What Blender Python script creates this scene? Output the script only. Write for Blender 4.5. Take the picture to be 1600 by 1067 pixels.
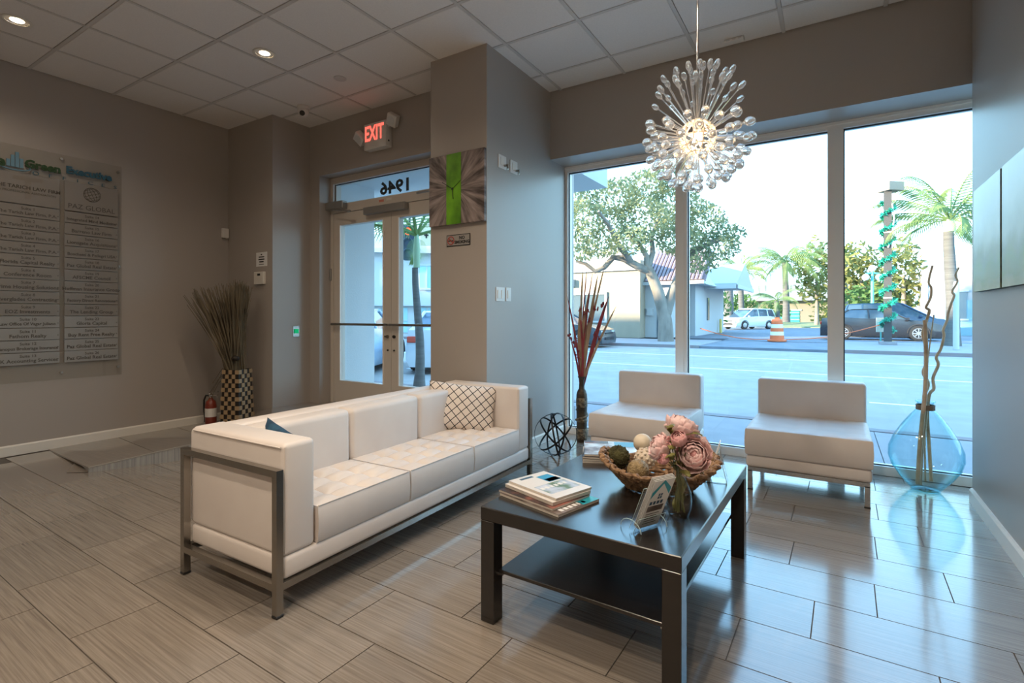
import bpy, bmesh, math, random
from mathutils import Vector, Matrix, Euler, noise as mnoise
random.seed(7)
for o in list(bpy.data.objects): bpy.data.objects.remove(o)
SC = bpy.context.scene
COL = SC.collection
PI = math.pi
R = math.radians

# ------------------------------------------------------------------ camera
CAM_H = 1.2; FPX = 804.2; YAW = R(32.05); HORIZON = 492.7
cd = bpy.data.cameras.new('camera'); cam = bpy.data.objects.new('camera', cd); COL.objects.link(cam)
cam.location = (0, 0, CAM_H); cam.rotation_euler = (R(90), 0, YAW)
cd.sensor_fit = 'HORIZONTAL'; cd.sensor_width = 36.0; cd.lens = FPX / 1600 * 36.0
cd.shift_y = -(533.5 - HORIZON) / 1600.0
cd.clip_end = 600; cd.clip_start = 0.05
SC.camera = cam
# ------------------------------------------------------------------ sky, sun, exposure
vs = SC.view_settings
vs.view_transform = 'Standard'; vs.look = 'None'; vs.gamma = 1; vs.exposure = 0.92; vs.use_curve_mapping = False
SKY_STRENGTH = 2.8
SUN_STRENGTH = 11.0
CAN_POWER = 34.0
world = bpy.data.worlds.new('sky'); SC.world = world; world.use_nodes = True
nt = world.node_tree; nt.nodes.clear()
wo = nt.nodes.new('ShaderNodeOutputWorld'); bg = nt.nodes.new('ShaderNodeBackground')
tc = nt.nodes.new('ShaderNodeTexCoord'); sx = nt.nodes.new('ShaderNodeSeparateXYZ'); cr = nt.nodes.new('ShaderNodeValToRGB')
cr.color_ramp.elements[0].position = 0.0; cr.color_ramp.elements[0].color = (0.58, 0.83, 0.95, 1)
cr.color_ramp.elements[1].position = 1.0; cr.color_ramp.elements[1].color = (0.22, 0.52, 0.95, 1)
e = cr.color_ramp.elements.new(0.22); e.color = (0.42, 0.75, 0.96, 1)
e = cr.color_ramp.elements.new(0.5); e.color = (0.29, 0.62, 0.96, 1)
nt.links.new(tc.outputs['Generated'], sx.inputs[0]); nt.links.new(sx.outputs['Z'], cr.inputs[0])
nt.links.new(cr.outputs[0], bg.inputs['Color']); nt.links.new(bg.outputs[0], wo.inputs[0])
bg.inputs['Strength'].default_value = SKY_STRENGTH
sd = bpy.data.lights.new('sun', 'SUN'); sun = bpy.data.objects.new('sun', sd); COL.objects.link(sun)
sd.energy = SUN_STRENGTH; sd.color = (1.0, 0.82, 0.56); sd.angle = R(1.2)
_el = R(13); _d = Vector((0.70 * math.cos(_el), 0.714 * math.cos(_el), -math.sin(_el)))
sun.rotation_euler = _d.to_track_quat('-Z', 'Y').to_euler(); sun.location = (-30, -30, 30)

# ------------------------------------------------------------------ material helpers
def new_mat(name):
    m = bpy.data.materials.new(name); m.use_nodes = True
    n = m.node_tree; n.nodes.clear()
    out = n.nodes.new('ShaderNodeOutputMaterial')
    return m, n, out
def N(n, t, **kw):
    nd = n.nodes.new(t)
    for k, v in kw.items(): setattr(nd, k, v)
    return nd
def col4(c): return (c[0], c[1], c[2], 1)
def pm(name, c, rough=0.5, metal=0.0, spec=0.5, noise=None, c2=None, bump=None, coat=0.0, emit=None, scale3=(1, 1, 1), rand=False, sheen=0):
    """principled material: noise=(scale,detail) mixes c and c2; bump=(scale,strength)"""
    m, n, out = new_mat(name)
    b = N(n, 'ShaderNodeBsdfPrincipled'); n.links.new(b.outputs[0], out.inputs[0])
    b.inputs['Base Color'].default_value = col4(c); b.inputs['Roughness'].default_value = rough
    b.inputs['Metallic'].default_value = metal; b.inputs['Specular IOR Level'].default_value = spec
    b.inputs['Coat Weight'].default_value = coat; b.inputs['Coat Roughness'].default_value = max(.03, rough * .7)
    if emit:
        b.inputs['Emission Color'].default_value = col4(emit[0]); b.inputs['Emission Strength'].default_value = emit[1]
    if noise or bump:
        t = N(n, 'ShaderNodeTexCoord'); mp = N(n, 'ShaderNodeMapping'); mp.inputs['Scale'].default_value = scale3
        n.links.new(t.outputs['Object'], mp.inputs[0])
        src = mp.outputs[0]
        if rand:
            oi = N(n, 'ShaderNodeObjectInfo'); ml = N(n, 'ShaderNodeMath', operation='MULTIPLY'); ml.inputs[1].default_value = 57.0
            n.links.new(oi.outputs['Random'], ml.inputs[0]); cx = N(n, 'ShaderNodeCombineXYZ')
            for i in range(3): n.links.new(ml.outputs[0], cx.inputs[i])
            ad = N(n, 'ShaderNodeVectorMath', operation='ADD'); n.links.new(src, ad.inputs[0]); n.links.new(cx.outputs[0], ad.inputs[1]); src = ad.outputs[0]
        if noise:
            nz = N(n, 'ShaderNodeTexNoise'); nz.inputs['Scale'].default_value = noise[0]; nz.inputs['Detail'].default_value = noise[1]
            n.links.new(src, nz.inputs[0])
            rp = N(n, 'ShaderNodeValToRGB'); rp.color_ramp.elements[0].position = 0.32; rp.color_ramp.elements[1].position = 0.68
            rp.color_ramp.elements[0].color = col4(c); rp.color_ramp.elements[1].color = col4(c2 or c)
            n.links.new(nz.outputs['Fac'], rp.inputs[0]); n.links.new(rp.outputs[0], b.inputs['Base Color'])
        if bump:
            nb = N(n, 'ShaderNodeTexNoise'); nb.inputs['Scale'].default_value = bump[0]; nb.inputs['Detail'].default_value = 3
            n.links.new(src, nb.inputs[0]); bp = N(n, 'ShaderNodeBump'); bp.inputs['Strength'].default_value = bump[1]; bp.inputs['Distance'].default_value = 0.01
            n.links.new(nb.outputs['Fac'], bp.inputs['Height']); n.links.new(bp.outputs[0], b.inputs['Normal'])
    return m
def leaf_mat(name, c, c2, tr=0.35, scale=3.0):
    m, n, out = new_mat(name)
    t = N(n, 'ShaderNodeTexCoord'); nz = N(n, 'ShaderNodeTexNoise'); nz.inputs['Scale'].default_value = scale; nz.inputs['Detail'].default_value = 3
    n.links.new(t.outputs['Object'], nz.inputs[0]); rp = N(n, 'ShaderNodeValToRGB')
    rp.color_ramp.elements[0].position = 0.35; rp.color_ramp.elements[1].position = 0.65
    rp.color_ramp.elements[0].color = col4(c); rp.color_ramp.elements[1].color = col4(c2); n.links.new(nz.outputs['Fac'], rp.inputs[0])
    d = N(n, 'ShaderNodeBsdfDiffuse'); tl = N(n, 'ShaderNodeBsdfTranslucent'); mx = N(n, 'ShaderNodeMixShader'); mx.inputs[0].default_value = tr
    n.links.new(rp.outputs[0], d.inputs[0]); n.links.new(rp.outputs[0], tl.inputs[0]); n.links.new(d.outputs[0], mx.inputs[1]); n.links.new(tl.outputs[0], mx.inputs[2]); n.links.new(mx.outputs[0], out.inputs[0])
    return m
def thin_glass(name, tint=(0.97, 0.99, 1.0), f0=0.035, rough=0.0, gain=0.9, edge=None):
    """one-sided sheet of glass: Schlick reflectance over clear transmission"""
    m, n, out = new_mat(name)
    lw = N(n, 'ShaderNodeLayerWeight'); lw.inputs['Blend'].default_value = 0.5
    pw = N(n, 'ShaderNodeMath', operation='POWER'); pw.inputs[1].default_value = 5.0; n.links.new(lw.outputs['Facing'], pw.inputs[0])
    ma = N(n, 'ShaderNodeMath', operation='MULTIPLY_ADD'); ma.inputs[1].default_value = gain; ma.inputs[2].default_value = f0; n.links.new(pw.outputs[0], ma.inputs[0])
    tr = N(n, 'ShaderNodeBsdfTransparent'); tr.inputs[0].default_value = col4(tint)
    if edge:      # a slanting path through the wall of the vessel crosses more glass
        p2 = N(n, 'ShaderNodeMath', operation='POWER'); p2.inputs[1].default_value = 3.0; n.links.new(lw.outputs['Facing'], p2.inputs[0])
        mc = N(n, 'ShaderNodeMix', data_type='RGBA'); n.links.new(p2.outputs[0], mc.inputs['Factor']); mc.inputs['A'].default_value = col4(tint); mc.inputs['B'].default_value = col4(edge)
        n.links.new(mc.outputs['Result'], tr.inputs[0])
    gl = N(n, 'ShaderNodeBsdfGlossy'); gl.inputs['Roughness'].default_value = rough
    mx = N(n, 'ShaderNodeMixShader'); n.links.new(ma.outputs[0], mx.inputs[0]); n.links.new(tr.outputs[0], mx.inputs[1]); n.links.new(gl.outputs[0], mx.inputs[2])
    n.links.new(mx.outputs[0], out.inputs[0]); return m
def real_glass(name, c=(1, 1, 1), ior=1.45, rough=0.0):
    m, n, out = new_mat(name)
    g = N(n, 'ShaderNodeBsdfGlass'); g.inputs['Color'].default_value = col4(c); g.inputs['IOR'].default_value = ior; g.inputs['Roughness'].default_value = rough
    n.links.new(g.outputs[0], out.inputs[0]); return m
def emit_mat(name, c, s):
    m, n, out = new_mat(name); e = N(n, 'ShaderNodeEmission'); e.inputs[0].default_value = col4(c); e.inputs[1].default_value = s
    n.links.new(e.outputs[0], out.inputs[0]); return m

MT = {}
def grain_mat(name, ca, cb, rough, sc=(1.0, 42.0, 8.0), rand=True):
    """long streaky grain along local x, shifted per object"""
    m, n, out = new_mat(name)
    b = N(n, 'ShaderNodeBsdfPrincipled'); n.links.new(b.outputs[0], out.inputs[0]); b.inputs['Specular IOR Level'].default_value = 0.7; b.inputs['Coat Weight'].default_value = 0.6; b.inputs['Coat Roughness'].default_value = 0.09
    t = N(n, 'ShaderNodeTexCoord'); oi = N(n, 'ShaderNodeObjectInfo')
    ml = N(n, 'ShaderNodeMath', operation='MULTIPLY'); ml.inputs[1].default_value = 83.0; n.links.new(oi.outputs['Random'], ml.inputs[0])
    cx = N(n, 'ShaderNodeCombineXYZ'); n.links.new(ml.outputs[0], cx.inputs[0]); n.links.new(ml.outputs[0], cx.inputs[1])
    ad = N(n, 'ShaderNodeVectorMath', operation='ADD'); n.links.new(t.outputs['Object'], ad.inputs[0]); n.links.new(cx.outputs[0], ad.inputs[1])
    mp = N(n, 'ShaderNodeMapping'); mp.inputs['Scale'].default_value = sc; n.links.new(ad.outputs[0], mp.inputs[0])
    nz = N(n, 'ShaderNodeTexNoise'); nz.inputs['Scale'].default_value = 2.2; nz.inputs['Detail'].default_value = 5; nz.inputs['Roughness'].default_value = 0.65; nz.inputs['Distortion'].default_value = 0.25
    n.links.new(mp.outputs[0], nz.inputs[0])
    rp = N(n, 'ShaderNodeValToRGB'); rp.color_ramp.elements[0].position = 0.34; rp.color_ramp.elements[1].position = 0.64
    rp.color_ramp.elements[0].color = col4(ca); rp.color_ramp.elements[1].color = col4(cb); n.links.new(nz.outputs['Fac'], rp.inputs[0])
    hs = N(n, 'ShaderNodeHueSaturation'); mr = N(n, 'ShaderNodeMapRange'); mr.inputs['To Min'].default_value = 0.92; mr.inputs['To Max'].default_value = 1.08
    n.links.new(oi.outputs['Random'], mr.inputs['Value']); n.links.new(mr.outputs[0], hs.inputs['Value']); n.links.new(rp.outputs[0], hs.inputs['Color'])
    n.links.new(hs.outputs[0], b.inputs['Base Color'])
    r2 = N(n, 'ShaderNodeMapRange'); r2.inputs['To Min'].default_value = rough * 0.85; r2.inputs['To Max'].default_value = rough * 1.25
    n.links.new(nz.outputs['Fac'], r2.inputs['Value']); n.links.new(r2.outputs[0], b.inputs['Roughness'])
    bp = N(n, 'ShaderNodeBump'); bp.inputs['Strength'].default_value = 0.06; bp.inputs['Distance'].default_value = 0.002
    n.links.new(nz.outputs['Fac'], bp.inputs['Height']); n.links.new(bp.outputs[0], b.inputs['Normal'])
    return m
WALL = (0.395, 0.352, 0.312)
MT['wall'] = pm('greige_wall_paint', WALL, rough=0.38, spec=0.5, bump=(260, 0.025))
MT['ceil'] = pm('ceiling_tile_white', (0.76, 0.715, 0.67), rough=0.85, noise=(90, 3), c2=(0.80, 0.755, 0.71), bump=(220, 0.1))
MT['tbar'] = pm('ceiling_grid_paint', (0.60, 0.56, 0.52), rough=0.5)
MT['trim'] = pm('cream_trim_paint', (0.74, 0.70, 0.63), rough=0.35)
MT['frame'] = pm('white_window_frame', (0.90, 0.86, 0.81), rough=0.3)
MT['door'] = pm('almond_door_paint', (0.62, 0.56, 0.49), rough=0.35)
MT['gasket'] = pm('black_gasket', (0.02, 0.03, 0.035), rough=0.5)
MT['tile'] = grain_mat('floor_tile_grain', (0.180, 0.150, 0.124), (0.290, 0.250, 0.210), 0.16, sc=(1.0, 58.0, 8.0))
MT['grout'] = pm('floor_grout', (0.12, 0.105, 0.09), rough=0.8)
MT['ramptile'] = grain_mat('ramp_tile_grain', (0.17, 0.14, 0.115), (0.27, 0.232, 0.195), 0.3, sc=(1.0, 58.0, 8.0))
MT['rampside'] = grain_mat('ramp_side_grain', (0.20, 0.21, 0.22), (0.36, 0.37, 0.37), 0.35, sc=(1.0, 30.0, 0.6))
MT['pane'] = thin_glass('window_pane_glass')
MT['leather'] = pm('white_leather', (0.68, 0.61, 0.565), rough=0.42, spec=0.4, noise=(5, 2), c2=(0.72, 0.655, 0.61), bump=(420, 0.05))
MT['steel'] = pm('brushed_steel', (0.40, 0.375, 0.34), rough=0.26, metal=1.0, noise=(3, 2), c2=(0.32, 0.30, 0.27))
MT['chrome'] = pm('chrome', (0.72, 0.71, 0.69), rough=0.12, metal=1.0)
MT['alu'] = pm('aluminium_grey', (0.36, 0.35, 0.33), rough=0.4, metal=0.7)
MT['black_wood'] = pm('black_brown_veneer', (0.011, 0.009, 0.008), rough=0.24, noise=(12, 3), c2=(0.019, 0.015, 0.013), scale3=(1, 14, 14), spec=0.6, coat=0.45)
MT['black'] = pm('black_plastic', (0.012, 0.012, 0.012), rough=0.4)
MT['blackmetal'] = pm('black_iron', (0.018, 0.017, 0.017), rough=0.45, metal=0.6)
MT['white_plastic'] = pm('white_plastic', (0.72, 0.69, 0.65), rough=0.35)
def milky_glass(name):
    m, n, out = new_mat(name); g = N(n, 'ShaderNodeBsdfGlass'); g.inputs['IOR'].default_value = 1.42
    d = N(n, 'ShaderNodeBsdfTranslucent'); d.inputs[0].default_value = (.9, .9, .92, 1); d2 = N(n, 'ShaderNodeBsdfDiffuse'); d2.inputs[0].default_value = (.9, .9, .9, 1)
    m1 = N(n, 'ShaderNodeMixShader'); m1.inputs[0].default_value = .5; n.links.new(d.outputs[0], m1.inputs[1]); n.links.new(d2.outputs[0], m1.inputs[2])
    mx = N(n, 'ShaderNodeMixShader'); mx.inputs[0].default_value = .2; n.links.new(g.outputs[0], mx.inputs[1]); n.links.new(m1.outputs[0], mx.inputs[2]); n.links.new(mx.outputs[0], out.inputs[0]); return m
MT['clear'] = milky_glass('chandelier_glass')
MT['acrylic'] = thin_glass('clear_acrylic', (0.93, 0.96, 0.98))
MT['acrylic_edge'] = pm('acrylic_edge', (.55, .70, .68), rough=.15, spec=.8)
MT['vase_clear'] = thin_glass('clear_vase_glass', (0.985, 0.99, 0.988), gain=.8, edge=(.34, .40, .38))
MT['bottle'] = thin_glass('turquoise_glass', (0.925, 0.982, 0.990), gain=.6, edge=(.28, .74, .82))
MT['text_dark'] = pm('dark_brown_print', (0.07, 0.058, 0.045), rough=0.6)
MT['grass_leaf'] = pm('dry_reed', (0.20, 0.15, 0.085), rough=0.7, noise=(3, 3), c2=(0.075, 0.06, 0.035))
MT['driftwood'] = pm('driftwood', (0.74, 0.57, 0.39), rough=0.7, noise=(9, 4), c2=(0.46, 0.33, 0.21), bump=(60, 0.4))

# ------------------------------------------------------------------ geometry helpers
class MB:
    def __init__(s): s.v = []; s.f = []; s.mi = []; s.cur = 0
    def add(s, vs_, fs):
        b = len(s.v); s.v += [tuple(x) for x in vs_]
        for f in fs: s.f.append(tuple(i + b for i in f)); s.mi.append(s.cur)
        return s
    def box(s, x0, x1, y0, y1, z0, z1, M=None):
        vv = [Vector((x, y, z)) for z in (z0, z1) for y in (y0, y1) for x in (x0, x1)]
        if M: vv = [M @ q for q in vv]
        return s.add(vv, [(0, 2, 3, 1), (4, 5, 7, 6), (0, 1, 5, 4), (2, 6, 7, 3), (0, 4, 6, 2), (1, 3, 7, 5)])
    def rbox(s, x0, x1, y0, y1, z0, z1, r=0.02, seg=3, M=None):
        bm = bmesh.new(); bmesh.ops.create_cube(bm, size=1)
        for q in bm.verts: q.co = Vector((x0 + (q.co.x + .5) * (x1 - x0), y0 + (q.co.y + .5) * (y1 - y0), z0 + (q.co.z + .5) * (z1 - z0)))
        bmesh.ops.bevel(bm, geom=list(bm.edges), offset=r, segments=seg, affect='EDGES', profile=0.5)
        bm.verts.index_update()
        s.add([(M @ q.co if M else q.co.copy()) for q in bm.verts], [[q.index for q in f.verts] for f in bm.faces]); bm.free(); return s
    def tube(s, path, rad, n=8, cap=True):
        P = [Vector(p) for p in path]; k = len(P)
        rr = rad if isinstance(rad, (list, tuple)) else [rad] * k
        rings = []; up = None
        for i in range(k):
            t = (P[min(i + 1, k - 1)] - P[max(i - 1, 0)]); t = t.normalized() if t.length > 1e-9 else Vector((0, 0, 1))
            if up is None:
                a = Vector((0, 0, 1)) if abs(t.z) < .9 else Vector((1, 0, 0)); up = (a - t * a.dot(t)).normalized()
            else:
                up = up - t * up.dot(t); up = up.normalized() if up.length > 1e-6 else t.orthogonal().normalized()
            w = t.cross(up)
            rings.append([P[i] + (up * math.cos(2 * PI * j / n) + w * math.sin(2 * PI * j / n)) * rr[i] for j in range(n)])
        fs = []
        for i in range(k - 1):
            for j in range(n):
                fs.append((i * n + j, i * n + (j + 1) % n, (i + 1) * n + (j + 1) % n, (i + 1) * n + j))
        if cap: fs.append(tuple(reversed(range(n)))); fs.append(tuple((k - 1) * n + j for j in range(n)))
        return s.add([q for r_ in rings for q in r_], fs)
    def cyl(s, p0, p1, r0, r1=None, n=16): return s.tube([p0, p1], [r0, r0 if r1 is None else r1], n)
    def lathe(s, prof, n=24, c=(0, 0, 0), cap=False):
        vv = []; fs = []
        for (r_, z) in prof:
            for j in range(n): vv.append((c[0] + r_ * math.cos(2 * PI * j / n), c[1] + r_ * math.sin(2 * PI * j / n), c[2] + z))
        for i in range(len(prof) - 1):
            for j in range(n): fs.append((i * n + j, i * n + (j + 1) % n, (i + 1) * n + (j + 1) % n, (i + 1) * n + j))
        if cap: fs.append(tuple(reversed(range(n)))); fs.append(tuple((len(prof) - 1) * n + j for j in range(n)))
        return s.add(vv, fs)
    def ball(s, c, r, n=12, m=8, sc=(1, 1, 1)):
        vv = []; fs = []
        for i in range(m + 1):
            a = PI * i / m
            for j in range(n): vv.append((c[0] + sc[0] * r * math.sin(a) * math.cos(2 * PI * j / n), c[1] + sc[1] * r * math.sin(a) * math.sin(2 * PI * j / n), c[2] - sc[2] * r * math.cos(a)))
        for i in range(m):
            for j in range(n): fs.append((i * n + j, i * n + (j + 1) % n, (i + 1) * n + (j + 1) % n, (i + 1) * n + j))
        return s.add(vv, fs)
    def prism(s, poly, a0, a1, axis='z', M=None):
        """poly list of 2-D points extruded along axis from a0 to a1"""
        n = len(poly); vv = []
        for a in (a0, a1):
            for (p, q) in poly:
                v = {'z': (p, q, a), 'y': (p, a, q), 'x': (a, p, q)}[axis]; vv.append(M @ Vector(v) if M else v)
        fs = [tuple(reversed(range(n))), tuple(range(n, 2 * n))] + [(i, (i + 1) % n, n + (i + 1) % n, n + i) for i in range(n)]
        return s.add(vv, fs)
    def quad(s, a, b, c, d): return s.add([a, b, c, d], [(0, 1, 2, 3)])
    def grid(s, fn, nu, nv, closed_u=False):
        vv = [fn(i / (nu if closed_u else nu - 1), j / (nv - 1)) for j in range(nv) for i in range(nu)]
        fs = []
        for j in range(nv - 1):
            for i in range(nu if closed_u else nu - 1):
                fs.append((j * nu + i, j * nu + (i + 1) % nu, (j + 1) * nu + (i + 1) % nu, (j + 1) * nu + i))
        return s.add(vv, fs)
    def mesh(s, name, mats, smooth=False):
        me = bpy.data.meshes.new(name); me.from_pydata(s.v, [], s.f)
        ml = mats if isinstance(mats, (list, tuple)) else [mats]
        for m in ml: me.materials.append(MT[m] if isinstance(m, str) else m)
        if len(ml) > 1: me.polygons.foreach_set('material_index', s.mi)
        bm = bmesh.new(); bm.from_mesh(me); bmesh.ops.recalc_face_normals(bm, faces=bm.faces); bm.to_mesh(me); bm.free()
        if smooth:
            me.polygons.foreach_set('use_smooth', [True] * len(me.polygons)); me.set_sharp_from_angle(angle=R(40))
        me.update(); return me
    def build(s, name, mats, parent=None, loc=(0, 0, 0), rz=0, smooth=False):
        return link(name, s.mesh(name, mats, smooth), parent, loc, rz)
def link(name, me, parent=None, loc=(0, 0, 0), rz=0):
    o = bpy.data.objects.new(name, me); COL.objects.link(o); o.location = loc; o.rotation_euler = (0, 0, rz)
    if parent: o.parent = parent
    return o
def tag(o, label=None, cat=None, group=None, kind=None):
    if label: o['label'] = label
    if cat: o['category'] = cat
    if group: o['group'] = group
    if kind: o['kind'] = kind
    return o
def thing(name, label, cat, loc=(0, 0, 0), rz=0, group=None):
    o = bpy.data.objects.new(name, None); COL.objects.link(o); o.location = loc; o.rotation_euler = (0, 0, rz); o.empty_display_size = 0.05
    return tag(o, label, cat, group)
def struct(name, mb, mat, smooth=False): return tag(mb.build(name, mat, smooth=smooth), kind='structure')
_tc = {}
def text_mesh(s, size, mat, align='CENTER', extrude=0.0008, bold=0.0, sx=1.0):
    key = (s, size, str(mat), align, extrude, bold, sx)
    if key in _tc: return _tc[key]
    cu = bpy.data.curves.new('lettering', 'FONT'); cu.body = s; cu.size = size; cu.align_x = align; cu.align_y = 'CENTER'; cu.extrude = extrude; cu.offset = bold; cu.resolution_u = 2
    ob = bpy.data.objects.new('lettering', cu); me = bpy.data.meshes.new_from_object(ob); bpy.data.objects.remove(ob)
    if sx != 1.0:
        for v in me.vertices: v.co.x *= sx
    me.materials.clear(); me.materials.append(MT[mat] if isinstance(mat, str) else mat); _tc[key] = me; return me
def place_text(name, me, parent, loc, face='-y', mirror=False):
    o = bpy.data.objects.new(name, me); COL.objects.link(o); o.location = loc; o.parent = parent
    o.rotation_euler = {'-y': (R(90), 0, 0), '+x': (R(90), 0, R(90)), '-x': (R(90), 0, R(-90)), 'up': (0, 0, 0), '+y': (R(90), 0, R(180))}[face]
    return o
def ray(x, y): 
    return Vector((-math.sin(YAW) + math.cos(YAW) * (x - 800) / FPX, math.cos(YAW) + math.sin(YAW) * (x - 800) / FPX, (HORIZON - y) / FPX))
def at(x, y, w): return Vector((0, 0, CAM_H)) + ray(x, y) * w         # survey helper: sight line of the photograph at depth w metres
def ground(x, y, z=0.0):
    d = ray(x, y); return Vector((0, 0, CAM_H)) + d * ((z - CAM_H) / d.z)
def rnd(a, b): return random.uniform(a, b)

# ================================================================== SETTING
ZC = 3.352
XL, XR = -5.965, 0.755
YB = -3.2
# floor slab and tiles
fl = struct('floor', MB().box(XL - .1, 2.1, YB - .1, 4.86, -0.10, -0.006), 'grout')
TL, TW, G = 0.61, 0.30, 0.0022
offs = {0: .146, 1: .42, 2: .17, 3: .38, 4: .20, 5: .43, 6: .21, -1: .54, -2: .30, -3: .59, -4: .22, -5: .426, -6: .066, -7: .30, -8: .50, -9: .12, -10: .36, -11: .0}
trot = R(-0.95); ct, st = math.cos(trot), math.sin(trot)
full_tile = MB().box(G, TL - G, G, TW - G, -0.008, 0.0).mesh('tile', 'tile')
def tile_w(u, v): return (u * ct - (v - 2.506) * st, 2.506 + u * st + (v - 2.506) * ct)
for r_ in range(-9, 8):
    v0 = 2.506 + TW * r_
    o0 = offs.get(r_, (r_ * 0.23) % TL)
    for k in range(-12, 4):
        u0 = o0 + TL * k
        px, py = tile_w(u0, v0)
        if px < XL - .25 or px > 1.9 or py > 4.72 or py < -0.35: continue
        cu, cv = u0 + TL / 2, v0 + TW / 2; cxw, cyw = tile_w(cu, cv)
        if cxw > XR + .1 and cyw < 4.30: continue
        me = full_tile
        ua, ub, va, vb = G, TL - G, G, TW - G
        if u0 < XL + .06: ua = XL + .05 - u0
        if v0 + TW > 4.73: vb = 4.735 - v0 + min(0, u0) * 0.0166 * 0
        if u0 + TL > XR and v0 < 4.35: ub = XR + .02 - u0
        if ub - ua < .03 or vb - va < .03: continue
        if (ua, ub, va, vb) != (G, TL - G, G, TW - G):
            me = MB().box(ua, ub, va, vb, -0.008, 0.0).mesh('tile', 'tile')
        link('tile', me, fl, (px, py, 0), trot)
# tile floor behind the photographer, past where single tiles can be told apart
tag(MB().box(XL, XR, YB, -0.06, -0.008, -0.001).build('tile_field', 'tile', fl), kind='stuff')
# walls
struct('wall_left', MB().box(XL - .15, XL, YB - .15, 3.95, -.1, ZC + .25), 'wall')
struct('wall_corner', MB().box(XL, -5.105, 3.315, 4.0, -.1, ZC + .25), 'wall')
struct('wall_door', MB().box(-5.105, -4.935, 3.78, 4.05, -.1, 2.775).box(-5.105, -2.91, 3.78, 4.05, 2.775, ZC + .25).box(-3.015, -2.91, 3.78, 4.05, -.1, 2.775), 'wall')
struct('wall_column', MB().box(-2.91, -2.33, 3.345, 4.95, -.1, ZC + .25), 'wall')
struct('wall_window', MB().box(-2.33, 2.1, 4.42, 4.95, 2.707, ZC + .25), 'wall')
struct('wall_right', MB().box(XR, 2.1, YB - .15, 4.39, -.1, ZC + .25), 'wall')
struct('wall_recess', MB().box(1.98, 2.1, 4.39, 4.95, -.1, 2.707), 'wall')
struct('wall_back', MB().box(XL - .15, 2.1, YB - .15, YB, -.1, ZC + .25), 'wall')
# ceiling: structural slab, grid and every tile
ce = struct('ceiling', MB().box(XL - .1, XR + .1, YB - .1, 4.45, ZC + .05, ZC + .25), 'tbar')
GX = [-5.987 + .629 * k for k in range(12)]; GY = [1.57 + .6235 * k for k in range(-8, 6)]
gm = MB()
for x in GX[1:]:
    gm.box(x - .012, x + .012, YB, 4.42 if x > -2.33 else (3.315 if x < -5.1 else 3.78), ZC, ZC + .03)
for y in GY:
    x0, x1 = XL, XR
    if y > 3.78: x0 = -2.33
    elif y > 3.315: x0 = -5.105
    gm.box(x0, x1, y - .012, y + .012, ZC + .0005, ZC + .03)
gm.build('ceiling_grid', 'tbar', ce)
ctile = MB().rbox(-.3, .3, -.297, .297, 0.002, .02, r=.004, seg=1).mesh('ceiling_tile', 'ceil')
xs = [XL] + [g for g in GX if XL + .1 < g < XR] + [XR]; ys = [YB] + [g for g in GY if YB + .05 < g < 4.42] + [4.42]
for i in range(len(xs) - 1):
    for j in range(len(ys) - 1):
        x0, x1, y0, y1 = xs[i] + .012, xs[i + 1] - .012, ys[j] + .012, ys[j + 1] - .012
        if x1 < -5.1: y1 = min(y1, 3.315)
        elif x1 < -2.3: y1 = min(y1, 3.78)
        if y1 - y0 < .03 or x1 - x0 < .03: continue
        cx_, cy_ = (x0 + x1) / 2, (y0 + y1) / 2
        if abs((x1 - x0) - .605) < .01 and abs((y1 - y0) - .5995) < .01: link('ceiling_tile', ctile, ce, (cx_, cy_, ZC))
        else: link('ceiling_tile', MB().rbox(x0 - cx_, x1 - cx_, y0 - cy_, y1 - cy_, .002, .02, r=.004, seg=1).mesh('ceiling_tile', 'ceil'), ce, (cx_, cy_, ZC))
# baseboards
def base_prof(d): return [(0, 0), (d, 0), (d, .078), (d * .55, .09), (0, .09)]
struct('baseboard_left', MB().prism([(XL + a, z) for a, z in base_prof(.014)], YB, 3.315, 'y'), 'trim')
struct('baseboard_right', MB().prism([(XR - a, z) for a, z in base_prof(.018)], YB, 4.375, 'y'), 'trim')
struct('baseboard_column', MB().prism([(-2.33 + a, z) for a, z in base_prof(.014)], 3.33, 4.745, 'y').prism([(3.345 - a, z) for a, z in base_prof(.014)], -2.91, -2.316, 'x'), 'trim')
struct('baseboard_corner', MB().prism([(3.315 - a, z + .0) for a, z in base_prof(.014)], XL, -5.09, 'x'), 'trim')

# ---- storefront window
def window():
    root = tag(thing('window_1', None, None), kind='structure')
    yf, yb, yg = 4.745, 4.845, 4.79
    MB().box(-2.33, 1.98, yf, yb, 2.652, 2.707).build('head_rail', 'frame', root)
    MB().box(-2.33, 1.98, yf - .012, yf + .006, 2.686, 2.707).build('head_trim', 'frame', root)
    MB().box(-2.33, 1.98, yf, yb, 0.0, 0.068).build('sill_rail', 'frame', root)
    MB().box(-2.33, -2.302, yf, yb, .068, 2.652).build('jamb', 'frame', root)
    MB().box(1.95, 1.98, yf, yb, .068, 2.652).build('jamb', 'frame', root)
    for a, b in ((-1.222, -1.118), (-.045, .061)):
        m = MB().box(a, b, yf, yb, .068, 2.652).build('mullion', 'frame', root)
        MB().box(a + .03, b - .03, yf - .008, yf, .068, 2.652).build('mullion_cover', 'frame', m)
    for a, b in ((-2.302, -1.222), (-1.118, -.045), (.061, 1.95)):
        p = MB().box(a, b, yg - .004, yg + .004, .068, 2.652).build('pane', 'pane', root)
        MB().box(a, a + .009, yg - .02, yg - .005, .068, 2.652).box(a, b, yg - .02, yg - .005, 2.642, 2.652).box(a, b, yg - .02, yg - .005, .068, .076).build('gasket', 'gasket', p)
window()
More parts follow.
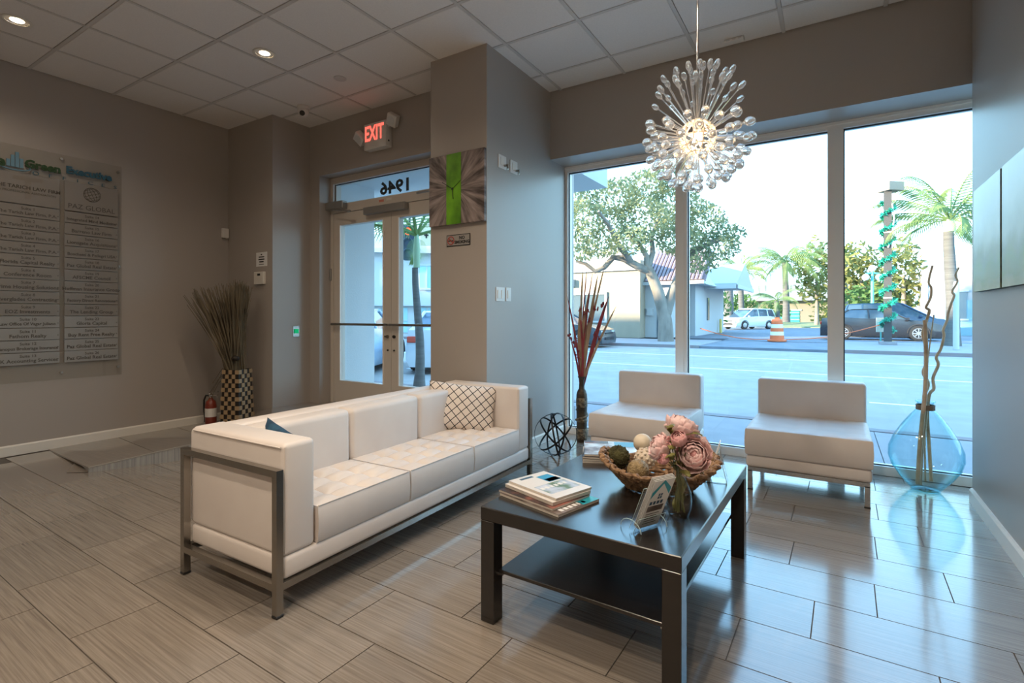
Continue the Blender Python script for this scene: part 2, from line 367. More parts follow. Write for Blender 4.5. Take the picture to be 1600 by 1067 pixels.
# ---- entrance doors with transom
def doors():
    root = tag(thing('door_1', None, None), kind='structure')
    y0, y1, yg = 3.93, 4.03, 3.975
    XA, XB, XM = -4.935, -3.015, -3.975
    MB().box(XA, XA + .045, y0, y1, .2, 2.775).box(XA + .045, XA + .06, y0 + .03, y1, .2, 2.775).build('jamb', 'door', root)
    MB().box(XB - .045, XB, y0, y1, .2, 2.775).build('jamb', 'door', root)
    MB().box(XA + .045, XB - .045, y0, y1, 2.705, 2.775).build('head_rail', 'door', root)
    MB().box(XA + .045, XB - .045, y0, y1, 2.37, 2.47).build('transom_bar', 'door', root)
    tp = MB().box(XA + .045, XB - .045, yg - .004, yg + .004, 2.47, 2.705).build('transom_pane', 'pane', root)
    MB().box(XA + .045, XB - .045, yg - .015, yg - .005, 2.697, 2.705).box(XA + .045, XA + .055, yg - .015, yg - .005, 2.47, 2.705).build('gasket', 'gasket', tp)
    # house number painted on the outside of the transom: reads 1946 from the street
    tn = text_mesh('1946', .185, pm('number_film', (0.035, 0.045, 0.045), rough=.6), extrude=.0006, bold=.006, sx=1.25)
    place_text('house_number', tn, tp, (-3.955, yg + .006, 2.565), '+y')
    for (a, b, hs) in ((XA + .047, XM - .002, 1), (XM + .002, XB - .047, -1)):
        z0, z1 = .21, 2.365
        L = MB().box(a, a + .105, y0 + .01, y1 - .02, z0, z1).box(b - .105, b, y0 + .01, y1 - .02, z0, z1).box(a + .105, b - .105, y0 + .01, y1 - .02, z1 - .14, z1).box(a + .105, b - .105, y0 + .01, y1 - .02, z0, z0 + .25).build('door_leaf', 'door', root)
        MB().box(a + .105, b - .105, yg - .004, yg + .004, z0 + .25, z1 - .14).build('pane', 'pane', L)
        gk = MB().box(a + .105, a + .118, y0, y0 + .012, z0 + .25, z1 - .14).box(b - .118, b - .105, y0, y0 + .012, z0 + .25, z1 - .14).build('glazing_bead', 'frame', L)
        bar = MB().tube([(a + .01, y0 - .035, 1.1), (b - .012, y0 - .035, 1.1)], .014, 10)
        bar.cyl((a + .03, y0 + .01, 1.1), (a + .03, y0 - .04, 1.1), .009).cyl((b - .03, y0 + .01, 1.1), (b - .03, y0 - .04, 1.1), .009)
        bar.build('push_bar', 'steel', L, smooth=True)
        xx = b - .045 if hs > 0 else a + .045
        lk = MB().cyl((xx, y0 + .012, .975), (xx, y0 - .006, .975), .017)
        if hs > 0: lk.box(xx - .032, xx + .012, y0 - .016, y0 - .006, .965, .985)
        lk.build('lock', 'steel' if hs > 0 else 'black', L)
        MB().cyl((xx, y0 + .012, .83), (xx, y0 - .002, .83), .009).build('lock_hole', 'black', L)
    MB().rbox(XA + .0, XA + .29, y0 - .075, y0 - .002, 2.40, 2.485, r=.006, seg=1).tube([(XA + .14, y0 - .05, 2.40), (XA + .15, y0 - .09, 2.385), (XA + .42, y0 - .11, 2.345)], .007, 6).box(XA + .40, XA + .46, y0 - .12, y0 - .10, 2.33, 2.352).build('door_closer', 'alu', root)
    MB().rbox(XB - .29, XB - .0, y0 - .075, y0 - .002, 2.40, 2.485, r=.006, seg=1).tube([(XB - .14, y0 - .05, 2.43), (XB - .16, y0 - .11, 2.42), (XB - .47, y0 - .13, 2.405)], .011, 6).build('door_closer', 'alu', root)
    MB().rbox(XM - .36, XM + .25, y0 - .055, y0 + .01, 2.292, 2.368, r=.004, seg=1).build('magnetic_lock', 'alu', root)
    MB().rbox(XA - .005, XA + .02, y0 - .02, y0 + .03, 1.60, 1.74, r=.005, seg=1).build('hinge', 'alu', root)
    MB().box(XM - .17, XM - .1, y0 - .003, y0, 2.415, 2.44).build('notice_sticker', pm('red_sticker', (.6, .2, .14)), root)
    MB().box(XM - .06, XM + .02, y0 - .003, y0, 2.42, 2.445).build('notice_sticker', 'white_plastic', root)
doors()
# ---- ramp beside the sign wall
def ramp():
    root = tag(thing('ramp', None, None), kind='structure')
    wall = lambda t: Vector((XL + .014, 1.70 + t * 1.6, .004))
    e0, e1 = Vector((-4.825, 1.615, .037)), Vector((-4.30, 2.77, .205))
    def edge(t): return e0.lerp(e1, t)
    cuts = [0, .33, .66, 1.0]
    for i in range(3):
        a, b, c, d = wall(cuts[i] + .002), edge(cuts[i] + .002), edge(cuts[i + 1] - .002), wall(cuts[i + 1] - .002)
        if i == 0: a = Vector((XL + .014, 1.70, .002))
        lo = [Vector((q.x, q.y, q.z - .012)) for q in (a, b, c, d)]
        MB().add([a, b, c, d] + lo, [(0, 1, 2, 3), (4, 7, 6, 5), (0, 4, 5, 1), (1, 5, 6, 2), (2, 6, 7, 3), (3, 7, 4, 0)]).build('ramp_tile', 'ramptile', root)
    # folded front lip
    MB().add([(-5.305, 1.695, .003), (-4.825, 1.612, -.002), (-4.825, 1.615, .037), (-5.305, 1.70, .004)], [(0, 1, 2, 3)]).add([(-5.305, 1.695, .003), (-4.96, 1.52, .002), (-4.825, 1.612, .004)], [(0, 1, 2)]).build('ramp_lip', 'ramptile', root)
    s0, s1 = Vector((-4.822, 1.613, 0)), Vector((-4.297, 2.768, 0))
    MB().add([s0, s1, s1 + Vector((0, 0, .20)), s0 + Vector((0, 0, .032)), s0 + Vector((-.02, .01, 0)), s1 + Vector((-.02, .01, 0)), s1 + Vector((-.02, .01, .2)), s0 + Vector((-.02, .01, .032))], [(0, 1, 2, 3), (5, 4, 7, 6), (3, 2, 6, 7), (0, 3, 7, 4), (1, 5, 6, 2)]).build('ramp_side', 'rampside', root)
    MB().tube([e0 + Vector((0, 0, -.002)), e1 + Vector((0, 0, -.002))], .006, 6).build('ramp_nosing', 'alu', root)
    MB().add([wall(1), edge(1), (-2.93, 2.78, .205), (-2.93, 3.78, .205), (-2.93, 3.93, .205), (-5.1, 3.93, .205), (-5.1, 3.3, .205), (XL + .014, 3.3, .02)], [(0, 1, 2, 3, 4, 5, 6, 7)]).box(-4.29, -2.93, 2.77, 2.78, 0, .204).build('landing', 'ramptile', root)
ramp()
# ---- our building above and beside the room, porch canopy and pier (outside)
MT['stucco'] = pm('white_stucco', (0.62, 0.64, 0.65), rough=.85, bump=(60, .2))
struct('wall_shade_block', MB().box(-45, 12, -8, 4.95, ZC + .26, 8.2), 'stucco')  # unseen upper block, made tall and wide to keep the street in shade
struct('wall_neighbour', MB().box(-45, XL - .16, -8, 3.95, -.1, ZC + .26).box(2.11, 12, -8, 4.95, -.1, ZC + .26), 'stucco')
struct('trim_canopy', MB().box(-6.6, -2.43, 4.06, 6.15, 2.81, 3.4), 'stucco')
struct('wall_pier', MB().box(-5.5, -5.0, 4.06, 4.66, -.05, 2.81), 'stucco')
# ================================================================== SOFA AND CHAIRS
def tuft(x0, x1, y0, y1, z0, z1, nx, ny, depth=.016, res=8, r=.018, ybulge=1.0):
    """cushion with a stitched grid on its top"""
    m = MB(); NX, NY = nx * res + 1, ny * res + 1
    def top(u, v):
        a = abs(math.sin(PI * u * nx)); b = abs(math.sin(PI * v * ny))
        q = (min(a, 1) ** .45) * (min(b, 1) ** .45)
        ed = min(u * (x1 - x0), (1 - u) * (x1 - x0), v * (y1 - y0), (1 - v) * (y1 - y0))
        k = max(0, 1 - ed / r); dz = -depth * (1 - q) if ed > r * .5 else 0
        return (x0 + u * (x1 - x0), y0 + v * (y1 - y0), z1 + dz * min(1, ed / .03) - r * .6 * k * k)
    m.grid(top, NX, NY)
    b = r * .4
    ring = [top(i / (NX - 1), 0) for i in range(NX)] + [top(1, j / (NY - 1)) for j in range(1, NY)] + [top(i / (NX - 1), 1) for i in range(NX - 2, -1, -1)] + [top(0, j / (NY - 1)) for j in range(NY - 2, 0, -1)]
    cx_, cy_ = (x0 + x1) / 2, (y0 + y1) / 2
    rows = [ring]
    for zz, out in ((z1 - r, .004), ((z0 + z1) / 2, .008), (z0 + .012, .004), (z0, -.004)):
        rows.append([(p[0] + (out if p[0] > cx_ else -out) * (abs(p[0] - cx_) > (x1 - x0) * .499), p[1] + (out if p[1] > cy_ else -out) * ybulge * (abs(p[1] - cy_) > (y1 - y0) * .499), zz) for p in ring])
    n = len(ring); vv = [p for row in rows for p in row]; fs = []
    for i in range(len(rows) - 1):
        for j in range(n): fs.append((i * n + j, i * n + (j + 1) % n, (i + 1) * n + (j + 1) % n, (i + 1) * n + j))
    fs.append(tuple((len(rows) - 1) * n + j for j in range(n))); m.add(vv, fs)
    return m
def sofa():
    # local frame: x = depth (front at 0, back at -0.715), y = length
    L, D = 2.105, .715
    t = thing('sofa', 'long white leather three seat sofa with tufted seat and steel frame', 'sofa', (-1.86, 1.225, 0), R(1.25))
    LT = 'leather'
    # plinth band
    MB().rbox(-D + .02, -.006, .035, L - .035, .135, .228, r=.02, seg=3).build('base_band', LT, t, smooth=True)
    for a, b, nm in ((.035, .19, 'arm'), (L - .19, L - .035, 'arm')):
        p = MB().rbox(-D + .025, -.008, a, b, .226, .682, r=.022, seg=4).build('arm', LT, t, smooth=True)
        s_ = -1 if a < 1 else 1
        yy = a if a < 1 else b
        MB().tube([(-D + .05, yy + .004 * s_, .668), (-.02, yy + .004 * s_, .668)], .0035, 6).tube([(-.012, a + .012, .668), (-.012, a + .012, .24)], .003, 6).build('piping', LT, p, smooth=True)
    MB().rbox(-D + .0, -D + .14, .04, L - .04, .226, .672, r=.022, seg=3).build('back_frame', LT, t, smooth=True)
    ys_ = [.192, .775, 1.355, L - .192]
    for i in range(3):
        c = tuft(-D + .27, -.006, ys_[i] + .0055, ys_[i + 1] - .0055, .228, .396, 4, 4, depth=.026, ybulge=0.0).build('seat_cushion', LT, t, smooth=True)
        MB().tube([(-.004, ys_[i] + .01, .386), (-.004, ys_[i + 1] - .01, .386)], .003, 6).build('piping', LT, c, smooth=True)
        MB().rbox(-D + .125, -D + .272, ys_[i] + .003, ys_[i + 1] - .003, .36, .668, r=.03, seg=4).build('back_cushion', LT, t, smooth=True)
    w = .03
    for y_ in (0, L - w):
        MB().box(-w, 0, y_, y_ + w, .012, .585).build('leg', 'steel', t)
        MB().box(-D, -D + w, y_, y_ + w, .012, .585).build('leg', 'steel', t)
        MB().box(-D + w, -w, y_, y_ + w, .557, .585).build('top_bar', 'steel', t)
        MB().box(-D + w, -w, y_, y_ + w, .105, .133).build('side_rail', 'steel', t)
        for x_ in (-w, -D): MB().rbox(x_ - .002, x_ + w + .002, y_ - .002, y_ + w + .002, 0, .012, r=.003, seg=1).build('foot_cap', 'black', t)
    for x_ in (-w, -D): MB().box(x_, x_ + w, w, L - w, .105, .133).build('long_rail', 'steel', t)
sofa()
def armchair(loc, label, rz=0):
    W, D = .722, .775       # local: x width, y depth from front (0) to back
    t = thing('slipper_chair', label, 'chair', loc, rz, 'armless white leather chairs by the window')
    LT = 'leather'
    MB().rbox(0, W, .01, D - .02, .158, .245, r=.02, seg=3).build('base_band', LT, t, smooth=True)
    tuft(.002, W - .002, 0, .64, .243, .432, 5, 4, depth=.007).build('seat', LT, t, smooth=True)
    MB().rbox(.004, W - .004, .632, D, .243, .705, r=.024, seg=4).build('backrest', LT, t, smooth=True)
    w = .03
    for x_ in (.012, W - .012 - w):
        for y_ in (.012, D - .05):
            MB().box(x_, x_ + w, y_, y_ + w, .01, .135).build('leg', 'chrome', t)
            MB().rbox(x_ - .002, x_ + w + .002, y_ - .002, y_ + w + .002, 0, .01, r=.003, seg=1).build('foot_cap', 'black', t)
        MB().box(x_, x_ + w, .012, D - .02, .13, .158).build('side_rail', 'chrome', t)
    for y_ in (.012, D - .05): MB().box(.042, W - .042, y_, y_ + w, .13, .158).build('cross_rail', 'chrome', t)
    return t
armchair((-.52, 3.868, 0), 'armless white leather chair beside the turquoise glass bottle')
armchair((-1.655, 3.808, 0), 'armless white leather chair beside the tall carved vase')

# ================================================================== COFFEE TABLE
def table():
    t = thing('coffee_table', 'low black brown rectangular coffee table with lower shelf', 'coffee table', (-.7765, 2.231, 0), R(-1.4))
    MB().rbox(-.39, .39, -.59, .59, .397, .45, r=.003, seg=1).build('table_top', 'black_wood', t)
    for sx_ in (-1, 1):
        for sy_ in (-1, 1):
            MB().rbox(sx_ * .358 - .031, sx_ * .358 + .031, sy_ * .558 - .031, sy_ * .558 + .031, 0, .397, r=.002, seg=1).build('leg', 'black_wood', t)
            MB().cyl((sx_ * .327, sy_ * .545, .184), (sx_ * .312, sy_ * .545, .184), .006, n=8).build('shelf_pin', 'chrome', t)
    MB().rbox(-.327, .327, -.555, .555, .190, .205, r=.002, seg=1).build('shelf', 'black_wood', t)
table()

# ================================================================== PILLOWS
def pillow(w, h, th, mat, name, label, loc, M, parent=None):
    m = MB()
    def side(sg):
        def fn(u, v):
            a, b = 2 * u - 1, 2 * v - 1
            pin = 1 - .07 * (1 - abs(a)) * abs(b) ** 2; pin2 = 1 - .07 * (1 - abs(b)) * abs(a) ** 2
            k = (max(0, 1 - a * a) ** .55) * (max(0, 1 - b * b) ** .55)
            return (a * w / 2 * pin2, sg * th / 2 * k * (1 + .06 * math.sin(5 * a + 3 * b)), b * h / 2 * pin)
        return fn
    m.grid(side(1), 25, 21); m.grid(side(-1), 25, 21)
    me = m.mesh(name, mat, True)
    bm = bmesh.new(); bm.from_mesh(me); bmesh.ops.remove_doubles(bm, verts=bm.verts, dist=.0005); bmesh.ops.recalc_face_normals(bm, faces=bm.faces); bm.to_mesh(me); bm.free()
    o = link(name, me, None, loc); o.rotation_euler = M
    return tag(o, label, 'pillow')
def lattice_mat():
    m, n, out = new_mat('lattice_fabric')
    b = N(n, 'ShaderNodeBsdfPrincipled'); b.inputs['Roughness'].default_value = .9; n.links.new(b.outputs[0], out.inputs[0])
    t = N(n, 'ShaderNodeTexCoord'); s = N(n, 'ShaderNodeSeparateXYZ'); n.links.new(t.outputs['Object'], s.inputs[0])
    def M_(op, a, c=None):
        q = N(n, 'ShaderNodeMath', operation=op)
        for i, z in enumerate((a, c)):
            if z is None: continue
            if isinstance(z, (int, float)): q.inputs[i].default_value = z
            else: n.links.new(z, q.inputs[i])
        return q.outputs[0]
    x, z = s.outputs['X'], s.outputs['Z']
    def line(v, per=.068, th=.055):
        f = M_('FRACT', M_('ADD', M_('DIVIDE', v, per), 20.0)); return M_('LESS_THAN', M_('ABSOLUTE', M_('SUBTRACT', f, .5)), th)
    p = M_('ADD', x, z); q = M_('SUBTRACT', x, z)
    dark = M_('MAXIMUM', line(p), line(q))
    mx = N(n, 'ShaderNodeMix', data_type='RGBA'); n.links.new(dark, mx.inputs['Factor'])
    mx.inputs['A'].default_value = (.76, .68, .61, 1); mx.inputs['B'].default_value = (.012, .012, .016, 1)
    n.links.new(mx.outputs['Result'], b.inputs['Base Color']); return m
MT['lattice'] = lattice_mat()
MT['bluefab'] = pm('dark_blue_print_fabric', (.008, .03, .07), rough=.85, noise=(28, 2), c2=(.02, .085, .15))
pillow(.50, .34, .14, 'lattice', 'pillow', 'cream pillow with black diamond lattice in the sofa corner', (-2.285, 2.96, .535), (R(-14), R(7), R(38)))
pillow(.27, .25, .10, 'bluefab', 'pillow', 'dark blue patterned pillow peeking over the near sofa arm', (-2.235, 1.482, .550), (R(-3), R(15), 0))

# ================================================================== TABLE THINGS
def cover_mat(name, cols, sc=14):
    m, n, out = new_mat(name)
    b = N(n, 'ShaderNodeBsdfPrincipled'); b.inputs['Roughness'].default_value = .3; n.links.new(b.outputs[0], out.inputs[0])
    t = N(n, 'ShaderNodeTexCoord'); nz = N(n, 'ShaderNodeTexNoise'); nz.inputs['Scale'].default_value = sc; nz.inputs['Detail'].default_value = 4
    n.links.new(t.outputs['Object'], nz.inputs[0]); rp = N(n, 'ShaderNodeValToRGB'); rp.color_ramp.interpolation = 'LINEAR'
    el = rp.color_ramp.elements; el[0].position = .3; el[0].color = col4(cols[0]); el[1].position = .7; el[1].color = col4(cols[-1])
    for i, c in enumerate(cols[1:-1]): e_ = el.new(.3 + .4 * (i + 1) / (len(cols) - 1)); e_.color = col4(c)
    n.links.new(nz.outputs['Fac'], rp.inputs[0]); n.links.new(rp.outputs[0], b.inputs['Base Color']); return m
MT['paper'] = pm('magazine_paper', (.72, .66, .58), rough=.55, noise=(40, 2), c2=(.60, .53, .46), scale3=(1, 1, 30))
MT['white_paper'] = pm('white_paper', (.80, .79, .77), rough=.4)
MT['cov_white'] = pm('pale_cover', (.74, .71, .68), rough=.28)
MT['cov_blue'] = pm('bright_blue_print', (.03, .30, .52), rough=.28)
MT['cov_navy'] = pm('navy_print', (.02, .07, .12), rough=.28)
MT['cov_park'] = cover_mat('garden_photo_print', [(.03, .07, .04), (.12, .20, .08), (.45, .52, .62), (.70, .72, .80)], 12)
MT['cov_dark'] = cover_mat('portrait_photo_print', [(.01, .01, .012), (.05, .03, .03), (.42, .16, .12)], 9)
MT['cov_brown'] = cover_mat('brown_photo_print', [(.05, .03, .02), (.16, .12, .10), (.30, .26, .24)], 16)
MT['cov_teal'] = pm('teal_print', (.02, .33, .42), rough=.28)
MT['cov_sea'] = cover_mat('beach_photo_print', [(.04, .03, .03), (.25, .22, .24), (.55, .68, .80), (.75, .82, .9)], 10)
def magazine(name, label, cx_, cy_, z, w, d, th, rz, cover, grp, extras=()):
    t = thing(name, label, 'magazine', (cx_, cy_, z), rz, grp)
    MB().box(-w / 2, w / 2, -d / 2, d / 2, .0004, th - .0008).build('pages', 'paper', t)
    c = MB().box(-w / 2 - .0015, w / 2 + .0015, -d / 2 - .0015, d / 2 + .0015, th - .0008, th).box(-w / 2 - .002, -w / 2, -d / 2, d / 2, 0, th).build('cover', cover, t)
    for (nm, x0, x1, y0, y1, mt) in extras:
        MB().box(x0 * w, x1 * w, y0 * d, y1 * d, th, th + .0004).build(nm, mt, c)
    return t, c
z = .4503
zs_ = [.012, .010, .016, .012]
m1, c1 = magazine('magazine', 'brown covered magazine at the bottom of the near stack', -.992, 1.868, z, .325, .245, .011, R(-15), 'cov_brown', 'magazines in the near stack', [('picture', .33, .5, .1, .5, 'cov_teal')])
for k in range(6): MB().box(.128, .150, -.09 + .026 * k, -.072 + .026 * k, .011, .0114).build('title_mark', 'white_paper', c1)
m2, c2_ = magazine('magazine', 'dark portrait magazine, second from the bottom of the near stack', -1.018, 1.872, z + .012, .30, .225, .009, R(-14), 'cov_dark', 'magazines in the near stack')
magazine('magazine', 'pale thick magazine just under the top one of the near stack', -1.012, 1.893, z + .022, .285, .215, .014, R(-18), 'cov_white', 'magazines in the near stack')
m4, c4 = magazine('magazine', 'white magazine with blue and garden pictures topmost of the near stack', -1.008, 1.905, z + .037, .28, .205, .010, R(-17.5), 'cov_white', 'magazines in the near stack',
         [('blue_picture', -.36, -.06, .08, .42, 'cov_blue'), ('dark_picture', -.20, -.07, .10, .44, 'cov_navy'), ('garden_picture', -.02, .34, -.40, .42, 'cov_park'), ('headline_bar', -.44, -.38, -.3, .05, 'cov_navy')])
for k in range(6): MB().box(.018, .040, -.075 + .025 * k, -.058 + .025 * k, .0104, .0107).build('title_mark', 'white_paper', c4)
z = .4503
for i, (lab, cov) in enumerate((('white edged magazine at the bottom of the far stack', 'cov_white'), ('grey magazine second in the far stack behind the moss ball', 'cov_brown'), ('tan magazine just under the topmost of the far stack', 'cov_dark'))):
    magazine('magazine', lab, -1.018 + .006 * i, 2.600 - .004 * i, z, .272, .29, .0105, R(24 - i * 2), cov, 'magazines in the far stack'); z += .0115
magazine('magazine', 'beach photo magazine topmost of the far stack', -1.012, 2.60, z, .27, .285, .010, R(24), 'cov_sea', 'magazines in the far stack', [('blue_picture', .1, .49, .1, .45, 'cov_blue'), ('dark_picture', -.49, -.02, .3, .49, 'cov_dark')])

# woven basket: rows of twisted seagrass
MT['seagrass'] = pm('seagrass_weave', (.40, .235, .12), rough=.65, noise=(60, 3), c2=(.13, .065, .03), bump=(70, .5))
def basket():
    t = thing('woven_basket', 'boat shaped woven brown basket on the coffee table', 'basket', (-.648, 2.235, .4503), R(20))
    rows = 7
    for k in range(rows):
        f = k / (rows - 1)
        a = .135 + .105 * f; b = .085 + .08 * f
        pts = []; rr = []
        n = 144
        for i in range(n + 1):
            th = 2 * PI * i / n
            ca, sa = math.cos(th), math.sin(th)
            ex = 2 / 3.0
            x = a * math.copysign(abs(ca) ** ex, ca); y = b * math.copysign(abs(sa) ** ex, sa)
            lift = (abs(x) / a) ** 3 * .055 * f
            zz = .0165 + .070 * f + lift
            w_ = math.sin(th * 24 + k * PI)
            q = 1 + .048 * w_
            pts.append((x * q, y * q, zz + .003 * math.cos(th * 24 + k * PI))); rr.append(.0098 + .0038 * math.cos(th * 48))
        MB().tube(pts, rr, 7, cap=False).build('woven_row', 'seagrass', t, smooth=True)
    MB().prism([(.13 * math.cos(2 * PI * i / 24), .08 * math.sin(2 * PI * i / 24)) for i in range(24)], 0, .008).build('base', 'seagrass', t)
basket()
def deco_ball(px, py, w, r, mat, label, amp=.0, name='decorative_ball', bumps=None):
    c = at(px, py, w); m = MB(); m.ball((0, 0, 0), r, 28, 18)
    if amp:
        nv = []
        for v in m.v:
            q = Vector(v).normalized(); nv.append(tuple(q * (r + amp * mnoise.noise(q * 9))))
        m.v = nv
    if bumps:
        g = (1 + 5 ** .5) / 2
        for i in range(bumps):
            zz = 1 - 2 * (i + .5) / bumps; th = 2 * PI * i / g; rr = math.sqrt(1 - zz * zz)
            m.ball((r * rr * math.cos(th), r * rr * math.sin(th), r * zz), r * .155, 8, 5)
    o = m.build(name, mat, None, c, smooth=True); return tag(o, label, 'ball', 'decorative balls in the basket')
MT['moss'] = pm('moss', (.035, .032, .012), rough=1, noise=(30, 4), c2=(.09, .085, .03), bump=(120, 1.0))
MT['shell'] = pm('shell_ball', (.62, .50, .38), rough=.6, noise=(40, 2), c2=(.72, .62, .5))
MT['ivory'] = pm('ivory_ball', (.74, .64, .50), rough=.55, noise=(12, 3), c2=(.66, .55, .40), scale3=(1, 1, 4))
MT['twine'] = pm('gold_twine', (.42, .30, .15), rough=.5, noise=(60, 3), c2=(.20, .14, .06), bump=(140, .9))
MT['darkvine'] = pm('dark_vine_ball', (.03, .022, .018), rough=.6, noise=(30, 3), c2=(.09, .06, .045), bump=(60, 1))
deco_ball(966, 714, 2.33, .050, 'moss', 'dark green moss ball at the left end of the basket', amp=.01)
deco_ball(1004, 692, 2.37, .042, 'ivory', 'smooth ivory ball topmost in the basket')
deco_ball(1008, 716, 2.27, .043, 'shell', 'ball covered in pale shells in the middle of the basket', bumps=60)
deco_ball(997, 735, 2.18, .046, 'twine', 'gold twine wrapped ball at the front of the basket', amp=.003)
deco_ball(1083, 728, 2.22, .050, 'darkvine', 'dark vine ball at the right end of the basket', amp=.006)

# clear vase with peonies
VX, VY = -.492, 1.962
def flower_vase():
    t = thing('flower_vase', 'clear glass vase holding pink peonies on the coffee table', 'vase', (VX, VY, .4503))
    prof = [(.030, 0), (.036, .004), (.044, .03), (.047, .06), (.044, .09), (.032, .125), (.0215, .155), (.021, .17), (.026, .195)]
    inn = [(r_ - .0028, z_ + .004 * (i == 0)) for i, (r_, z_) in enumerate(prof)]
    MB().lathe(prof + inn[::-1], 32).build('glass_body', 'vase_clear', t, smooth=True)
    MB().lathe([(0, .0), (.030, .0), (.034, .010), (.0, .012)], 24).build('glass_foot', 'vase_clear', t, smooth=True)
flower_vase()
MT['petal'] = pm('pink_petal', (.74, .46, .45), rough=.7, noise=(18, 3), c2=(.82, .62, .60))
MT['petal2'] = pm('deep_pink_petal', (.62, .27, .27), rough=.7, noise=(18, 3), c2=(.72, .40, .39))
MT['leaf_in'] = pm('olive_leaf', (.13, .13, .03), rough=.6, noise=(14, 2), c2=(.24, .22, .06))
MT['stem'] = pm('olive_stem', (.12, .12, .035), rough=.6)
def petal(m, c, ax, out, rho, width, phi1, flare):
    """a cupped patch of a sphere round c: from the calyx up to angle phi1, edge ruffled"""
    side = ax.cross(out).normalized()
    def fn(u, v):
        a = (u - .5) * 2; ph = .12 + (phi1 - .12) * v; wd = width * (math.sin(PI * min(.93, .18 + .62 * v)) ** .6); th = a * wd
        rr = rho * (1 + flare * v ** 3 + .05 * math.sin(9 * a + 4 * v) * v * v - .06 * a * a)
        d = -ax * math.cos(ph) + (out * math.cos(th) + side * math.sin(th)) * math.sin(ph)
        return tuple(c + d * rr + ax * (-.05 * rho * a * a * v))
    m.grid(fn, 6, 8)
def peony(px, py, w, r, aim, label, bud=False, mat='petal'):
    c = at(px, py, w); t = thing('peony', label, 'flower', (VX, VY, .4503 + .04), 0, 'pink peonies in the glass vase')
    o = c - Vector((VX, VY, .4503 + .04)); ax = Vector(aim).normalized()
    m = MB(); s1 = ax.orthogonal().normalized(); s2 = ax.cross(s1)
    layers = ((3, .62, 2.75, 0), (4, .80, 2.55, 0), (4, .95, 2.2, .02)) if bud else ((4, .50, 2.7, 0), (5, .66, 2.5, -.02), (6, .80, 2.25, 0), (6, .93, 1.95, .04), (7, 1.05, 1.65, .14))
    for li, (n_, rad, phi1, fl_) in enumerate(layers):
        for i in range(n_):
            th = 2 * PI * (i + .5 * (li % 2)) / n_ + rnd(-.15, .15)
            out = s1 * math.cos(th) + s2 * math.sin(th)
            petal(m, o, ax, out, r * rad * rnd(.95, 1.05), 2.6 * PI / n_ / 2, phi1 + rnd(-.12, .12), fl_)
    b = m.build('bloom', mat, t, smooth=True)
    sm = b.modifiers.new('thick', 'SOLIDIFY'); sm.thickness = .0012
    MB().ball(tuple(o), r * .40, 10, 8).build('bloom_heart', 'petal2', t, smooth=True)
    mid = Vector((o.x * .12, o.y * .12, .13))
    MB().tube([(rnd(-.012, .012), rnd(-.012, .012), -.02), (0.3 * mid.x, .3 * mid.y, .07), tuple(mid), tuple(o - ax * r * .5)], .0026, 6).build('stem', 'stem', t, smooth=True)
peony(1068, 664, 1.97, .056, (.35, .2, .9), 'large pale peony at the top of the bouquet')
peony(1083, 710, 1.90, .056, (.25, -.75, .35), 'wide open peony low at the right front of the bouquet')
peony(1028, 697, 1.93, .046, (-.8, -.4, .4), 'pink peony at the left of the bouquet')
peony(1061, 685, 1.88, .030, (0, -.6, .8), 'small deep pink bud in the middle of the bouquet', True, 'petal2')
peony(1099, 697, 1.99, .046, (.9, .2, .4), 'pale peony at the right edge of the bouquet')
peony(1046, 664, 1.99, .022, (-.5, 0, .8), 'tiny pale pink bud at the upper left of the bouquet', True)
peony(1036, 716, 1.89, .024, (-.6, -.7, .1), 'half hidden deep pink bud below the left peony', True, 'petal2')
def foliage_spray():
    t = thing('leaf_spray', 'olive green leaves filling the flower vase', 'foliage', (VX, VY, .4503 + .03))
    org = Vector((VX, VY, .4803))
    leaf = MB()
    def fn(u, v): a = (u - .5) * 2; return (a * .016 * math.sin(PI * min(.97, .06 + v * .94)) ** .8, v * .07, .012 * math.sin(v * PI) - .006 * a * a)
    leaf.grid(fn, 5, 7); lm = leaf.mesh('leaf', 'leaf_in', True)
    spots = [((1046, 672), 1.93), ((1052, 680), 1.91), ((1068, 678), 1.92), ((1050, 716), 1.89), ((1036, 722), 1.9), ((1058, 722), 1.90), ((1070, 728), 1.92), ((1062, 735), 1.92), ((1055, 745), 1.93), ((1066, 755), 1.93), ((1050, 752), 1.93), ((1072, 748), 1.93), ((1068, 770), 1.94), ((1056, 778), 1.94), ((1064, 742), 1.92), ((1050, 700), 1.92), ((1075, 692), 1.93), ((1044, 705), 1.9), ((1060, 765), 1.94)]
    for i, ((px, py), w) in enumerate(spots):
        p = at(px, py, w) - org
        o = link('leaf', lm, t, tuple(p)); o.rotation_euler = (R(rnd(-60, 50)), R(rnd(-40, 40)), R(rnd(0, 360)))
        if py > 740: o.rotation_euler = (R(-80), R(rnd(-30, 30)), R(rnd(0, 360))); o.scale = (.7, .6, .7)
    m = MB()
    for i in range(7): m.tube([(rnd(-.02, .02), rnd(-.02, .02), -.015), (rnd(-.006, .006), rnd(-.006, .006), .13), (rnd(-.05, .05), rnd(-.05, .05), .22)], .002, 5)
    m.build('stems', 'stem', t)
    b = at(1048, 690, 1.9) - org
    m = MB()
    for i in range(70):
        q = Vector((rnd(-1, 1), rnd(-1, 1), rnd(-1, 1))) * .02; m.ball(tuple(b + q), .0035, 6, 4)
    tag(m.build('berry_cluster', 'petal2', t), kind='stuff')
foliage_spray()

